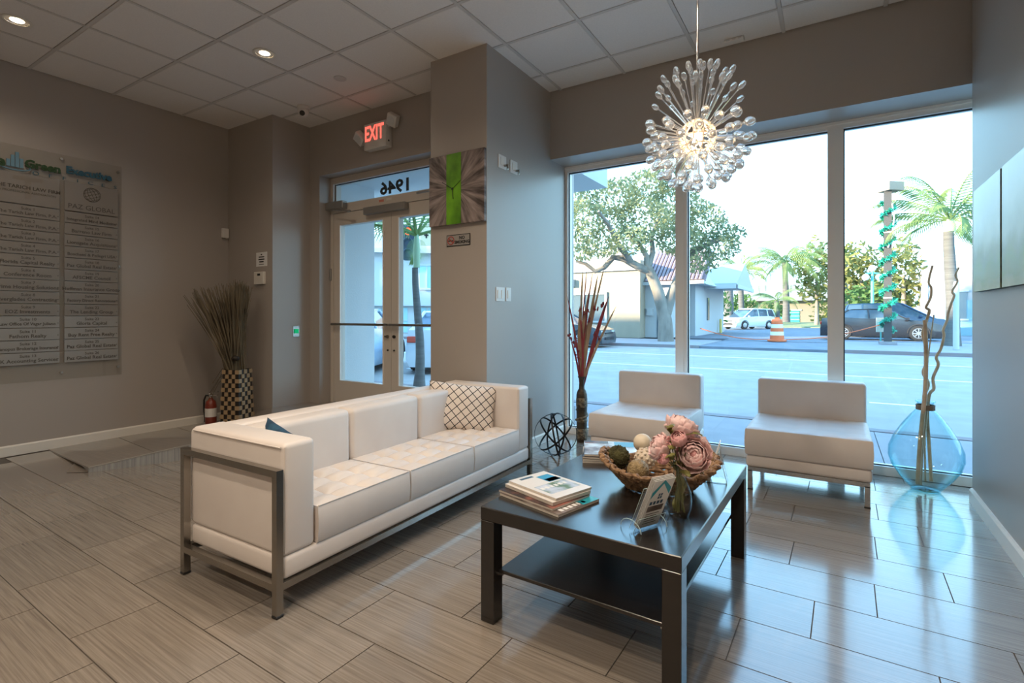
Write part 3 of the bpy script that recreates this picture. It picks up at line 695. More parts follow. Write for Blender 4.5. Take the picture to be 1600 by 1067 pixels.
# acrylic brochure holder with brochures
def brochures():
    d = Vector((.054, .106, 0)).normalized(); nrm = Vector((.891, -.454, 0)); h = (Vector((0, 0, 1)) * math.cos(R(24)) + nrm * math.sin(R(24))).normalized(); out = d.cross(h).normalized()
    if out.dot(Vector((.5, -1.8, .7))) < 0: out = -out
    o0 = Vector((-.597, 1.738, .458))
    def slab(org, w, hh, th): return [org + d * a * w + h * b * hh + out * c * th for c in (0, 1) for b in (0, 1) for a in (0, 1)]
    FS = [(0, 2, 3, 1), (4, 5, 7, 6), (0, 1, 5, 4), (2, 6, 7, 3), (0, 4, 6, 2), (1, 3, 7, 5)]
    t = thing('brochure_holder', 'clear acrylic holder with house brochures at the near table edge', 'brochure holder', (o0.x, o0.y, .4503))
    L = lambda p: p - Vector((o0.x, o0.y, .4503))
    bk = slab(o0 - out * .006 - d * .006, .132, .17, .0025); MB().add([L(p) for p in bk], FS).build('back_plate', 'acrylic', t)
    fr = slab(o0 + out * .014 - d * .006, .132, .055, .0025); MB().add([L(p) for p in fr], FS).build('front_lip', 'acrylic', t)
    bt = slab(o0 - out * .006 - d * .006, .132, .003, .024); MB().add([L(p) for p in bt], FS).build('tray', 'acrylic', t)
    for q in (0, .125):
        b = o0 + d * q
        pth = [b + nrm * .05 * math.cos(a) - nrm * .005 + Vector((0, 0, -.004 + .035 * math.sin(a))) for a in [PI * i / 8 for i in range(9)]]
        MB().tube([L(p) for p in pth], .0014, 6).build('foot', 'acrylic_edge', t)
    for org_, hh in ((o0 - out * .006 - d * .006, .17), (o0 + out * .0165 - d * .006, .055)):
        q = [org_, org_ + h * hh, org_ + h * hh + d * .132, org_ + d * .132]
        MB().tube([L(p) for p in q], .0009, 5).build('polished_edge', 'acrylic_edge', t)
    for i in range(4):
        off = o0 + out * (-.0015 + .0035 * i) + d * (.006 + .003 * i) + h * (.004 + .003 * (3 - i))
        lab = ['white brochure at the back of the acrylic holder', 'white brochure second from the back of the acrylic holder', 'white brochure second from the front of the acrylic holder', 'white brochure with teal roof picture at the front of the holder'][i]
        b = thing('brochure', lab, 'brochure', tuple(off), 0, 'brochures in the acrylic holder')
        s = [p - off for p in slab(off, .10, .205, .0016)]; MB().add(s, FS).build('sheet', 'white_paper', b)
        if i == 3:
            e = out * .0019
            def P(a, c): return tuple(d * a * .1 + h * c * .205 + e)
            MB().add([P(.08, .62), P(.5, .92), P(.95, .66), P(.95, .80), P(.5, .99), P(.08, .76)], [(0, 1, 4, 5), (1, 2, 3, 4)]).build('roof_picture', 'cov_teal', b)
            for (u, v) in ((.44, .66), (.55, .66), (.44, .60), (.55, .60)): MB().quad(P(u, v), P(u + .085, v), P(u + .085, v + .05), P(u, v + .05)).build('window_picture', 'cov_navy', b)
            MB().quad(P(.12, .34), P(.88, .34), P(.88, .46), P(.12, .46)).build('photo', 'cov_brown', b)
            for k in range(5): MB().quad(P(.15, .28 - .05 * k), P(.8 - .1 * (k % 2), .28 - .05 * k), P(.8 - .1 * (k % 2), .295 - .05 * k), P(.15, .295 - .05 * k)).build('text_line', 'text_dark', b)
            for k in range(4): MB().quad(P(.14 + .17 * k, .49), P(.26 + .17 * k, .49), P(.26 + .17 * k, .56), P(.14 + .17 * k, .56)).build('headline_mark', 'cov_navy', b)
brochures()
def card_holder():
    t = thing('card_holder', 'clear acrylic card stand on the far right of the coffee table', 'card holder', (-.458, 2.478, .4503), R(8))
    MB().prism([(-.050, .0), (.05, .0), (.05, .003), (-.05, .003)], -.045, .045, 'y').build('base_plate', 'acrylic', t)
    MB().prism([(-.048, .003), (-.045, .003), (.018, .15), (.015, .15)], -.045, .045, 'y').build('back_plate', 'acrylic', t)
    MB().prism([(.05, .003), (.047, .003), (.015, .135), (.018, .135)], -.045, .045, 'y').build('front_plate', 'acrylic', t)
    MB().prism([(-.035, .004), (-.022, .004), (.022, .175), (.018, .178)], -.038, .038, 'y').build('leaflets', 'white_paper', t)
    for y_ in (-.045, .045): MB().tube([(.05, y_, .002), (-.05, y_, .002), (-.047, y_, .004), (.0165, y_, .15)], .0011, 5).tube([(.049, y_, .003), (.0165, y_, .135)], .0011, 5).build('polished_edge', 'acrylic_edge', t)
card_holder()

# ================================================================== FLOOR DECOR BY THE WINDOW
def orb():
    r = .182; t = thing('metal_orb', 'dark openwork metal band sphere on the floor beside the sofa', 'sphere decor', (-2.02, 3.93, 0))
    axes = [Vector((-.5, .85, .1)), Vector((1, .45, .22)), Vector((.75, .2, .75)), Vector((-.5, -.45, .75)), Vector((.8, .9, -.25))]
    for a in axes:
        a = a.normalized(); s1 = a.orthogonal().normalized(); s2 = a.cross(s1); m = MB(); n = 48
        vv = []
        for i in range(n):
            th = 2 * PI * i / n; q = s1 * math.cos(th) + s2 * math.sin(th)
            for (rr, ww) in ((r - .003, -.0075), (r, -.0075), (r, .0075), (r - .003, .0075)): vv.append(tuple(q * rr + a * ww + Vector((0, 0, r + .002))))
        fs = []
        for i in range(n):
            for k in range(4): fs.append((i * 4 + k, i * 4 + (k + 1) % 4, ((i + 1) % n) * 4 + (k + 1) % 4, ((i + 1) % n) * 4 + k))
        m.add(vv, fs).build('metal_band', 'blackmetal', t, smooth=True)
orb()
MT['bronze'] = pm('carved_bronze_wood', (.10, .07, .04), rough=.45, metal=.3, noise=(16, 4), c2=(.035, .025, .016), bump=(50, .6))
MT['carve'] = pm('carved_relief_gold', (.30, .22, .13), rough=.5, metal=.2, noise=(45, 3), c2=(.05, .035, .02), bump=(80, 1.0))
MT['redleaf'] = pm('dried_red_leaf', (.36, .045, .05), rough=.6, noise=(8, 2), c2=(.18, .03, .03))
MT['reed_tan'] = pm('tan_reed', (.52, .37, .23), rough=.65, noise=(7, 3), c2=(.30, .19, .11))
MT['reed_pink'] = pm('pink_reed', (.55, .19, .18), rough=.6)
def tall_vase():
    t = thing('tall_carved_vase', 'tall slim dark carved vase standing in the window corner', 'vase', (-2.035, 4.50, 0))
    prof = [(.0, 0), (.045, 0), (.048, .01), (.050, .2), (.052, .40), (.050, .45), (.040, .485), (.027, .505), (.025, .56), (.029, .60), (.040, .62), (.036, .62), (.022, .57), (.02, .5), (0, .5)]
    MB().lathe(prof, 28).build('body', 'bronze', t, smooth=True)
    for z0, z1 in ((.03, .13), (.19, .22), (.33, .42)): MB().lathe([(.050, z0), (.0535, z0 + .006), (.0535, z1 - .006), (.051, z1)], 28).build('carved_band', 'carve', t, smooth=True)
    m = MB(); pts = [(.0525 * math.cos(a), .0525 * math.sin(a), .20 + .10 * (a + PI) / (2 * PI)) for a in [-PI + 2 * PI * i / 40 for i in range(41)]]
    m.tube(pts, .012, 6); m.build('carved_spiral', 'carve', t, smooth=True)
    p0 = Vector((-2.035, 4.50, 0)); w0 = 4.9
    tips = [(911, 418, 'reed_tan', .006), (917, 420, 'redleaf', .004), (926, 425, 'redleaf', .004), (934, 430, 'reed_tan', .009), (945, 414, 'reed_tan', .006), (951, 463, 'redleaf', .011), (963, 478, 'reed_tan', .007), (905, 478, 'redleaf', .006), (924, 480, 'reed_pink', .009), (930, 470, 'reed_pink', .006), (908, 470, 'reed_tan', .012), (886, 461, 'redleaf', .005), (890, 525, 'redleaf', .005), (915, 480, 'reed_tan', .012), (920, 455, 'reed_tan', .010)]
    for (px, py, mt, wd) in tips:
        tip = at(px, py, w0 + rnd(-.06, .05)) - p0
        tip.y = min(tip.y, .20)
        b = Vector((rnd(-.012, .012), rnd(-.012, .012), .52)); pts = []
        for i in range(9):
            f = i / 8; p = b.lerp(tip, f); bow = math.sin(f * PI) * .03; p.x += bow * (-1 if tip.x > 0 else 1) * .6; pts.append(p)
        ri = Vector((.85, .53, 0)); m = MB(); vv = []
        for i, p in enumerate(pts):
            ww = wd * 1.5 * (.5 + 1.2 * math.sin(PI * min(.97, i / 8 * .9 + .06))) * (1 if i < 8 else .15)
            for sg in (-1, 1): vv.append(tuple(p + ri * ww * sg * .7)); vv.append(tuple(p + ri * ww * sg * .7 + Vector((.53, -.85, 0)) * .0025))
        fs = []
        for i in range(8):
            a = i * 4; fs += [(a, a + 2, a + 6, a + 4), (a + 1, a + 5, a + 7, a + 3), (a, a + 4, a + 5, a + 1), (a + 2, a + 3, a + 7, a + 6)]
        m.add(vv, fs).build('reed', mt, t)
    m = MB()
    for (px, py) in [(890, 524), (893, 530), (897, 536), (900, 541), (904, 547), (913, 490), (919, 486), (929, 482), (941, 478), (943, 474), (935, 482), (928, 522), (936, 528), (906, 484), (921, 500), (899, 553), (905, 558)]:
        c = at(px, py, w0 - .03) - p0; c.y = min(c.y, .2)
        for k in range(4): m.ball(tuple(c + Vector((rnd(-.012, .012), rnd(-.012, .012), rnd(-.014, .014)))), rnd(.006, .011), 6, 4, (1, .6, 1.4))
    tag(m.build('red_blossoms', 'redleaf', t), kind='stuff')
tall_vase()
BX, BY = .530, 4.50
def bottle():
    t = thing('glass_bottle_vase', 'large turquoise glass demijohn vase in the right window corner', 'vase', (BX, BY, 0))
    prof = [(.075, 0), (.082, .004), (.085, .014), (.10, .03), (.145, .085), (.192, .16), (.210, .225), (.207, .285), (.180, .36), (.135, .44), (.088, .51), (.056, .55), (.047, .57), (.046, .60), (.052, .612)]
    pin = [(max(.001, r_ - .0045), z_ + (.006 if i < 3 else 0)) for i, (r_, z_) in enumerate(prof)]
    MB().lathe(prof + pin[::-1], 48).build('glass_body', 'bottle', t, smooth=True)
    MB().lathe([(0, .002), (.07, .002), (.075, .012), (.03, .022), (0, .025)], 32).build('glass_base', 'bottle', t, smooth=True)
    MB().lathe([(.047, .553), (.0535, .553), (.0535, .588), (.047, .588)], 32).build('cord_band', pm('jute_band', (.20, .15, .10), rough=.8, bump=(90, .6)), t, smooth=True)
    MB().lathe([(.047, .602), (.056, .606), (.056, .614), (.047, .617)], 32).build('rim', 'bottle', t, smooth=True)
bottle()
def branch(pix, w0, rads, label):
    pts = [at(x, y, w0 + dw) for (x, y, dw) in pix]
    org = Vector((pts[0].x, pts[0].y, 0.012)); P = [p - org for p in pts]
    P[0].z = max(P[0].z, .012)
    # smooth catmull-rom
    out = []; rr = []
    for i in range(len(P) - 1):
        a, b, c, d = P[max(i - 1, 0)], P[i], P[i + 1], P[min(i + 2, len(P) - 1)]
        for k in range(6):
            s = k / 6; out.append(.5 * ((2 * b) + (c - a) * s + (2 * a - 5 * b + 4 * c - d) * s * s + (3 * b - a - 3 * c + d) * s ** 3))
            f = (i + s) / (len(P) - 1); rr.append(rads[0] + (rads[1] - rads[0]) * f)
    out.append(P[-1]); rr.append(rads[1])
    o = MB().tube(out, rr, 8).build('twisted_branch', 'driftwood', None, org, smooth=True)
    return tag(o, label, 'branch', 'curly branches in the glass bottle')
branch([(1437, 757, 0), (1440, 700, 0), (1446, 650, 0), (1444, 620, 0), (1450, 600, 0), (1443, 582, 0), (1448, 565, 0), (1446, 540, 0), (1442, 520, 0), (1448, 500, 0), (1452, 485, 0), (1447, 480, 0), (1454, 465, 0), (1455, 450, 0), (1451, 440, 0), (1457, 415, 0)], 3.53, (.013, .0065), 'curly tan branch rising highest on the left of the bottle')
branch([(1455, 752, 0), (1452, 700, .02), (1449, 650, .02), (1452, 617, .02), (1459, 607, .02), (1458, 590, .02), (1466, 570, .02), (1463, 558, .02), (1470, 545, .02), (1475, 525, .02), (1474, 515, .02), (1480, 500, .02), (1482, 488, .02), (1486, 475, .02), (1491, 462, .02), (1488, 455, .02), (1496, 440, .02), (1493, 430, .02), (1498, 418, .02)], 3.53, (.011, .006), 'curly tan branch leaning to the right of the bottle')
branch([(1434, 756, -.02), (1438, 690, -.02), (1444, 630, -.02), (1446, 600, -.02), (1447, 560, -.02), (1446, 520, -.02), (1445, 500, -.02)], 3.52, (.014, .012), 'thick straight branch in the middle of the bottle')
branch([(1446, 752, .03), (1445, 700, .03), (1446, 640, .02), (1445, 600, .02), (1450, 560, .02), (1454, 530, .02), (1459, 492, .02)], 3.55, (.006, .0035), 'thin dark twig between the curly branches')

# corner basket with dried grass, and fire extinguisher
MT['check'] = None
def check_mat():
    m, n, out = new_mat('checker_weave'); b = N(n, 'ShaderNodeBsdfPrincipled'); b.inputs['Roughness'].default_value = .7; n.links.new(b.outputs[0], out.inputs[0])
    b.inputs['Base Color'].default_value = (.33, .22, .12, 1); return m
MT['weave_tan'] = pm('tan_weave', (.36, .25, .14), rough=.7); MT['weave_dark'] = pm('dark_weave', (.02, .014, .01), rough=.6)
def corner_plant():
    px, py = -5.33, 3.06; zb = .035
    t = thing('grass_basket', 'checkered woven floor vase with tall dried grass in the corner', 'plant', (px, py, zb), R(20))
    H_ = .60; hw = .115
    def hwz(f): return hw * (1.0 - .16 * f)
    MB().prism([(-hw * .97, -hw * .97), (hw * .97, -hw * .97), (hw * .97, hw * .97), (-hw * .97, hw * .97)], 0, .02).build('vase_core', 'weave_dark', t)
    core = MB(); vv = []
    for f in (0, 1):
        q = hwz(f) * .97; vv += [(-q, -q, H_ * f), (q, -q, H_ * f), (q, q, H_ * f), (-q, q, H_ * f)]
    core.add(vv, [(0, 1, 5, 4), (1, 2, 6, 5), (2, 3, 7, 6), (3, 0, 4, 7)]).build('vase_wall', 'weave_dark', t)
    rows, cols = 13, 5; m = MB()
    for k in range(rows):
        f0, f1 = k / rows, (k + 1) / rows; za, zb_ = f0 * H_ + .002, f1 * H_ - .002
        for c in range(cols):
            if (k + c) % 2: continue
            for s in range(4):
                q0, q1 = hwz(f0), hwz(f1); a0, a1 = -1 + 2 * c / cols, -1 + 2 * (c + 1) / cols; e = 1.02
                M_ = Matrix.Rotation(s * PI / 2, 4, 'Z')
                vv = [M_ @ Vector(v) for v in ((a0 * q0, -q0 * .98, za), (a1 * q0, -q0 * .98, za), (a1 * q1, -q1 * .98, zb_), (a0 * q1, -q1 * .98, zb_), (a0 * q0, -q0 * e - .004, za), (a1 * q0, -q0 * e - .004, za), (a1 * q1, -q1 * e - .004, zb_), (a0 * q1, -q1 * e - .004, zb_))]
                m.add(vv, [(0, 1, 2, 3), (4, 5, 6, 7), (0, 1, 5, 4), (1, 2, 6, 5), (2, 3, 7, 6), (3, 0, 4, 7)])
    tag(m.build('woven_checks', 'weave_tan', t), kind='stuff')
    g = MB(); inv = Matrix.Rotation(-R(20), 4, 'Z')
    ri = Vector((.8476, .5307, 0)); fw = Vector((-.53, .8476, 0))
    for i in range(320):
        a = rnd(-1, 1); h = rnd(.72, .93) - .05 * a * a + .04 * (a > 0)
        lat = (-.50 if a < 0 else .13) * abs(a) ** 1.15 * rnd(.75, 1.05); dep = rnd(-.14, .10)
        b = Vector((rnd(-.07, .07), rnd(-.07, .07), .45)); tip = ri * lat + fw * dep + Vector((0, 0, .58 + h))
        pts = []
        for k in range(5):
            f = k / 4; p = b.lerp(tip, f); p += (ri * lat * .25 * (f * f - f)); pts.append(inv @ p)
        w_ = rnd(.004, .0075)
        g.tube(pts, [w_, w_, w_, w_ * .9, w_ * .5], 4, cap=False)
    tag(g.build('dried_grass', 'grass_leaf', t), kind='stuff')
    mm = MB()
    for k in range(4):
        p0 = inv @ (ri * rnd(-.06, -.02) + Vector((0, 0, .6))); p1 = inv @ (ri * (-.26 - .03 * k) + Vector((0, 0, .45 - .1 * k)))
        mm.tube([p0, (p0 + p1) / 2 + Vector((0, 0, .08)), p1], .0025, 4)
    mm.build('drooping_blades', 'grass_leaf', t)
    MB().ball(tuple(inv @ (ri * .08 + Vector((0, -.1, .72)))), .04, 10, 6, (1, 1, .7)).build('dark_seed_pod', 'weave_dark', t, smooth=True)
corner_plant()
def extinguisher():
    t = thing('fire_extinguisher', 'small red fire extinguisher beside the checkered floor vase', 'extinguisher', (-5.60, 2.93, .03), R(20))
    red = pm('extinguisher_red', (.20, .035, .02), rough=.3)
    MB().lathe([(0, 0), (.05, 0), (.055, .012), (.055, .22), (.045, .26), (.02, .285), (.016, .30), (0, .30)], 20).build('cylinder', red, t, smooth=True)
    MB().lathe([(.0556, .10), (.0562, .10), (.0562, .19), (.0556, .19)], 20).build('label_band', 'white_plastic', t)
    MB().box(-.012, .012, -.012, .012, .295, .33).prism([(-.02, .33), (.09, .36), (.09, .366), (-.02, .342)], -.008, .008, 'y').prism([(-.015, .315), (.08, .325), (.08, .331), (-.015, .325)], -.008, .008, 'y').build('handle', 'chrome', t)
    MB().tube([(-.01, 0, .315), (-.06, 0, .32), (-.085, 0, .27), (-.085, 0, .15), (-.072, 0, .08), (-.068, 0, .04)], [.009] * 5 + [.014], 8).build('hose', 'black', t, smooth=True)
extinguisher()

# ================================================================== CHANDELIER
CW = Vector(at(1090, 215, 2.6))
def chandelier():
    t = thing('dandelion_chandelier', 'glass dandelion pendant chandelier with warm bulb before the window', 'chandelier', tuple(CW))
    MB().cyl((0, 0, .07), (0, 0, ZC - CW.z), .0065, n=10).build('stem_tube', 'chrome', t, smooth=True)
    MB().lathe([(0, ZC - CW.z), (.06, ZC - CW.z), (.055, ZC - CW.z - .022), (.012, ZC - CW.z - .028), (0, ZC - CW.z - .028)], 24).build('ceiling_canopy', 'chrome', t, smooth=True)
    MB().cyl((0, 0, .03), (0, 0, .10), .014, n=12).build('lamp_socket', 'chrome', t, smooth=True)
    # perforated hub: rings of a frosted ball
    hub = pm('frosted_hub', (.85, .72, .60), rough=.35, emit=((1.0, .68, .42), .12))
    r = .088; m = MB()
    for i in range(5):
        a = PI * (i + 1) / 6; pts = [(r * math.sin(a) * math.cos(2 * PI * k / 32), r * math.sin(a) * math.sin(2 * PI * k / 32), r * math.cos(a)) for k in range(33)]; m.tube(pts, .0042, 6, cap=False)
    for k in range(12):
        b = 2 * PI * k / 12; m.tube([(r * math.sin(PI * i / 16) * math.cos(b), r * math.sin(PI * i / 16) * math.sin(b), r * math.cos(PI * i / 16)) for i in range(1, 16)], .0042, 6)
    m.build('hub', hub, t, smooth=True)
    MB().ball((0, 0, -.004), .022, 16, 10, (1, 1, 1.25)).build('bulb', emit_mat('warm_bulb', (1.0, .76, .46), 15.0), t, smooth=True)
    lens = [.10, .135, .19, .225]
    rods = []
    for L in lens:
        q = MB(); q.tube([(0, 0, 0), (0, 0, L)], [.0042, .0048], 8); prof = [(.0048, L - .002), (.0075, L + .006), (.017, L + .013), (.0215, L + .026), (.0195, L + .040), (.0125, L + .050), (.0, L + .053)]
        q.lathe(prof, 12); rods.append(q.mesh('glass_rod', 'clear', True))
    g = (1 + 5 ** .5) / 2; n = 126
    for i in range(n):
        zz = 1 - 2 * (i + .5) / n; th = 2 * PI * i / g; rr = math.sqrt(1 - zz * zz); d = Vector((rr * math.cos(th), rr * math.sin(th), zz))
        if zz > .35: d = Vector((d.x * .62, d.y * .62, d.z + .15)).normalized(); k = 3 if zz > .6 else 2
        elif zz < -.6: k = 1
        else: k = 0 if i % 3 == 0 else 1
        if zz > .98: continue
        o = link('glass_rod', rods[k], t, tuple(d * .084)); o.rotation_mode = 'QUATERNION'; o.rotation_quaternion = d.to_track_quat('Z', 'Y')
        if zz > .35: o.scale = (.66, .66, 1.0)
    ld = bpy.data.lights.new('chandelier_glow', 'POINT'); ld.energy = 5; ld.color = (1, .72, .42); ld.shadow_soft_size = .03
    lo = bpy.data.objects.new('chandelier_glow', ld); COL.objects.link(lo); lo.parent = t; lo.location = (0, 0, -.04)
chandelier()

# ================================================================== CEILING THINGS
def can_light(x, y, label, power=1.0):
    t = thing('recessed_light', label, 'ceiling light', (x, y, ZC), 0, 'recessed ceiling lights')
    MB().lathe([(.066, .0), (.088, .0), (.090, -.004), (.078, -.007), (.066, -.004), (.064, .004)], 28).build('trim_ring', 'trim', t, smooth=True)
    MB().lathe([(.066, -.003), (.060, .012), (.05, .018)], 28).build('reflector', 'chrome', t, smooth=True)
    MB().lathe([(0, -.001), (.034, -.002), (.045, .004), (.052, .016)], 24).build('lamp_face', emit_mat('can_lamp', (1.0, .78, .5), 9.0), t, smooth=True)
    ld = bpy.data.lights.new('can_spot', 'SPOT'); ld.energy = CAN_POWER * power; ld.color = (1.0, .84, .66); ld.spot_size = R(150); ld.spot_blend = 1.0; ld.shadow_soft_size = .05
    lo = bpy.data.objects.new('can_spot', ld); COL.objects.link(lo); lo.parent = t; lo.location = (0, 0, -.03)
cans = [(-3.97, 2.506, 'lit recessed ceiling light nearest the glass doors', .7), (-5.06, 1.268, 'lit recessed ceiling light near the directory wall', .5)]
for x, y, p, lab in ((-1.90, 1.88, 1.35, 'added unseen ceiling light between the sofa and the coffee table'), (-.65, 1.57, 2.0, 'added unseen ceiling light over the near end of the coffee table'), (-1.28, .01, 2.0, 'added unseen ceiling light in front of the coffee table'), (-3.79, .01, .8, 'added unseen ceiling light left of the photographer'), (-2.53, -1.23, 2.0, 'added unseen ceiling light behind the photographer on the left'), (-.02, -1.23, 3.2, 'added unseen ceiling light behind the photographer on the right')): cans.append((x, y, lab, p))  # unseen ceiling lamps, added to brighten the seating and window wall
for c in cans: can_light(*c)
def dome():
    t = thing('dome_camera', 'white dome security camera on the ceiling near the doors', 'camera', (-4.64, 3.36, ZC))
    MB().lathe([(0, 0), (.062, 0), (.064, -.018), (.058, -.03), (0, -.03)], 24).build('mount', 'white_plastic', t, smooth=True)
    MB().ball((0, 0, -.055), .055, 20, 12).build('housing', 'white_plastic', t, smooth=True)
    d = (Vector((0, 0, CAM_H)) - Vector((-4.64, 3.36, ZC))); d = Vector((d.x, d.y, d.z * 1.4)).normalized()
    d = (d + Vector((-.25, -.1, 0))).normalized()
    MB().cyl(tuple(Vector((0, 0, -.055)) + d * .044), tuple(Vector((0, 0, -.055)) + d * .058), .026, n=20).build('lens', 'black', t, smooth=True)
dome()
tag(MB().lathe([(0, 0), (.055, 0), (.055, -.004), (.05, -.006), (0, -.006)], 24).build('sprinkler_cover', 'tbar', None, (-3.806, 3.135, ZC), smooth=True), 'flat round sprinkler cover plate on the ceiling', 'sprinkler cover')
def vent():
    t = thing('ceiling_bracket', 'small white slotted bracket on the ceiling by the window header', 'bracket', (-.66, 4.32, ZC))
    MB().rbox(-.07, .07, -.03, .03, -.02, 0, r=.004, seg=1).build('plate', 'white_plastic', t)
    for k in (-1, 0, 1): MB().box(k * .042 - .013, k * .042 + .013, -.032, -.029, -.017, -.006).build('slot', 'tbar', t)
vent()
tag(MB().tube([(-.80, 3.0, ZC), (-.81, 3.02, ZC - .04), (-.74, 3.06, ZC - .10), (-.70, 3.10, ZC - .16)], .0018, 5).build('loose_wire', 'black', None), 'thin loose wire hanging from the ceiling by the chandelier stem', 'wire')

# ================================================================== WALL THINGS
# --- tenant directory on the left wall
MT['plaque'] = pm('satin_plaque', (.245, .22, .195), rough=.25, spec=.6); MT['plaque_reflect'] = pm('satin_plaque_reflect', (.31, .30, .285), rough=.22, spec=.6)  # lower plates take a lighter colour, with a reflection painted in
MT['sheet'] = thin_glass('directory_acrylic', (.95, .95, .94))
def directory():
    X = XL + .002
    t = thing('tenant_directory', 'clear acrylic tenant directory with suite name plates on the left wall', 'sign', (X, 1.79, .62))
    L = lambda y, z: (y - 1.79, z - .62)
    y0, z0 = L(1.30, .62); y1, z1 = L(2.255, 2.66)
    MB().box(.012, .018, y0, y1, z0, z1).build('back_sheet', 'sheet', t)
    for (y, z) in ((2.225, 2.60), (2.225, .70), (1.79, 2.62), (1.79, .68), (2.235, 1.68)):
        a, b = L(y, z); MB().cyl((0, a, b), (.024, a, b), .011, n=12).build('standoff', 'chrome', t)
    left = ['The Tarich Law Firm, P.A.'] * 4 + ['Florida Capital Realty', 'Conference Room', 'Prime Housing Solutions', 'Everglades Contracting', 'EOZ Investments', 'Law Office Of Vagar Juliano', 'Fathom Realty', 'Canopus Brokerage Insurance', 'YK Accounting Services']
    right = ['Integrated Mind Medicine', 'Barreno Law Firm', 'Lionsgate Acquisitions', 'Boschetti & Pellegri USA', 'Paz Global Real Estate', 'AFSCME Council', 'Hoffman Insurance Group', 'Factory Direct Renovations', 'The Lending Group', 'Gloria Capital', 'Buy Rent Free Realty', 'Paz Global Real Estate', 'Paz Global Real Estate']
    for (names, ya, yb, n0) in ((left, 1.345, 1.775, 1), (right, 1.808, 2.222, 14)):
        yc = (ya + yb) / 2
        ztop = 2.153
        pl = MB().box(.019, .024, L(ya, 0)[0], L(yb, 0)[0], L(0, 2.163)[1], L(0, 2.425)[1]).build('logo_plate', 'plaque', t)
        if n0 == 1:
            place_text('logo_letter', text_mesh('T', .26, pm('pale_brown_print', (.20, .17, .14), rough=.6), extrude=.0002, bold=.004, sx=1.25), pl, (.0245, L(yc, 0)[0], L(0, 2.295)[1]), '+x')
            place_text('lettering', text_mesh('THE TARICH LAW FIRM', .042, 'text_dark', extrude=.0004, bold=.0008), pl, (.0252, L(yc, 0)[0], L(0, 2.305)[1]), '+x')
            place_text('lettering', text_mesh('A PROFESSIONAL ASSOCIATION', .026, 'text_dark', extrude=.0004), pl, (.0252, L(yc, 0)[0], L(0, 2.265)[1]), '+x')
        else:
            place_text('lettering', text_mesh('PAZ GLOBAL', .062, 'text_dark', extrude=.0004), pl, (.0252, L(yc, 0)[0], L(0, 2.205)[1]), '+x')
            m = MB(); r_ = .066; cy_, cz_ = L(yc, 2.335)
            Mr = Matrix.Rotation(R(24), 4, 'X')
            def gp(la, lo): 
                v = Mr @ Vector((math.cos(la) * math.cos(lo), math.cos(la) * math.sin(lo), math.sin(la))); return (.0255, cy_ + v.y * r_, cz_ + v.z * r_)
            for la in (-50, -25, 0, 25, 50): m.tube([gp(R(la), R(lo)) for lo in range(-90, 91, 15)], .0016, 4)
            for lo in (-90, -55, -25, 0, 25, 55, 90): m.tube([gp(R(la), R(lo)) for la in range(-90, 91, 15)], .0016, 4)
            m.build('globe_logo', 'text_dark', pl)
        for k, nm in enumerate(names):
            zt = ztop - .1067 * k; zb = zt - .1067 + .006
            p = MB().rbox(.019, .0235, L(ya, 0)[0], L(yb, 0)[0], L(0, zb)[1], L(0, zt)[1], r=.001, seg=1).build('name_plate', 'plaque_reflect' if k >= 9 else 'plaque', t)
            place_text('lettering', text_mesh('Suite %d' % (n0 + k), .034, 'text_dark', extrude=.0003, bold=.0005), p, (.0243, L(yc, 0)[0], L(0, zt - .028)[1]), '+x')
            place_text('lettering', text_mesh(nm, .037 if len(nm) > 23 else .042, 'text_dark', extrude=.0003, bold=.0008, sx=.9 if len(nm) > 25 else 1.0), p, (.0243, L(yc, 0)[0], L(0, zt - .068)[1]), '+x')
            MB().cyl((.0235, L(yb - .012, 0)[0], L(0, zt - .062)[1]), (.026, L(yb - .012, 0)[0], L(0, zt - .062)[1]), .004, n=8).build('screw', 'text_dark', p)
    gr = pm('green_letter', (.02, .055, .015), rough=.4); bl = pm('blue_letter', (.02, .09, .14), rough=.3)
    place_text('lettering', text_mesh('Green', .095, gr, extrude=.004, bold=.004), t, (.024, L(1.66, 0)[0], L(0, 2.515)[1]), '+x')
    place_text('lettering', text_mesh('Executive', .090, bl, extrude=.004, bold=.004), t, (.024, L(1.995, 0)[0], L(0, 2.528)[1]), '+x')
    for k, ch in enumerate('OFFICES'): place_text('lettering', text_mesh(ch, .042, bl, extrude=.002, sx=1.5), t, (.022, L(1.612 + .098 * k, 0)[0], L(0, 2.445)[1]), '+x')
    m = MB(); lb = pm('blue_logo', (.14, .26, .34), rough=.3); a, b = L(1.475, 2.47)
    for (dy, h_) in ((-.042, .06), (-.014, .10), (.014, .13), (.042, .08)): m.box(.019, .026, a + dy - .012, a + dy + .012, b, b + h_)
    m.tube([(.022, a + .10 * math.cos(q), b + .005 + .03 * math.sin(q)) for q in [R(d_) for d_ in range(160, 400, 20)]], .006, 6)
    m.build('skyline_logo', lb, t)
    place_text('lettering', text_mesh('e', .12, gr, extrude=.004, bold=.004), t, (.024, L(1.385, 0)[0], L(0, 2.50)[1]), '+x')
directory()
def wall_box(name, label, cat, loc, size, face, mat='white_plastic', extras=()):
    """small plate fixed to a wall; local x = right, y = into the wall, z = up"""
    rz = {'-y': 0, '+x': R(90), '-x': R(-90)}[face]
    t = thing(name, label, cat, loc, rz)
    w, h, d = size
    MB().rbox(-w / 2, w / 2, -d, 0, -h / 2, h / 2, r=min(.003, d * .3), seg=1).build('plate', mat, t)
    for (nm, x0, x1, z0, z1, dd, mt) in extras: MB().box(x0, x1, -d - dd, -d, z0, z1).build(nm, mt, t)
    return t
wall_box('motion_detector', 'small white sensor box on the left wall near the corner', 'sensor', (XL, 3.27, 2.145), (.07, .11, .04), '+x')
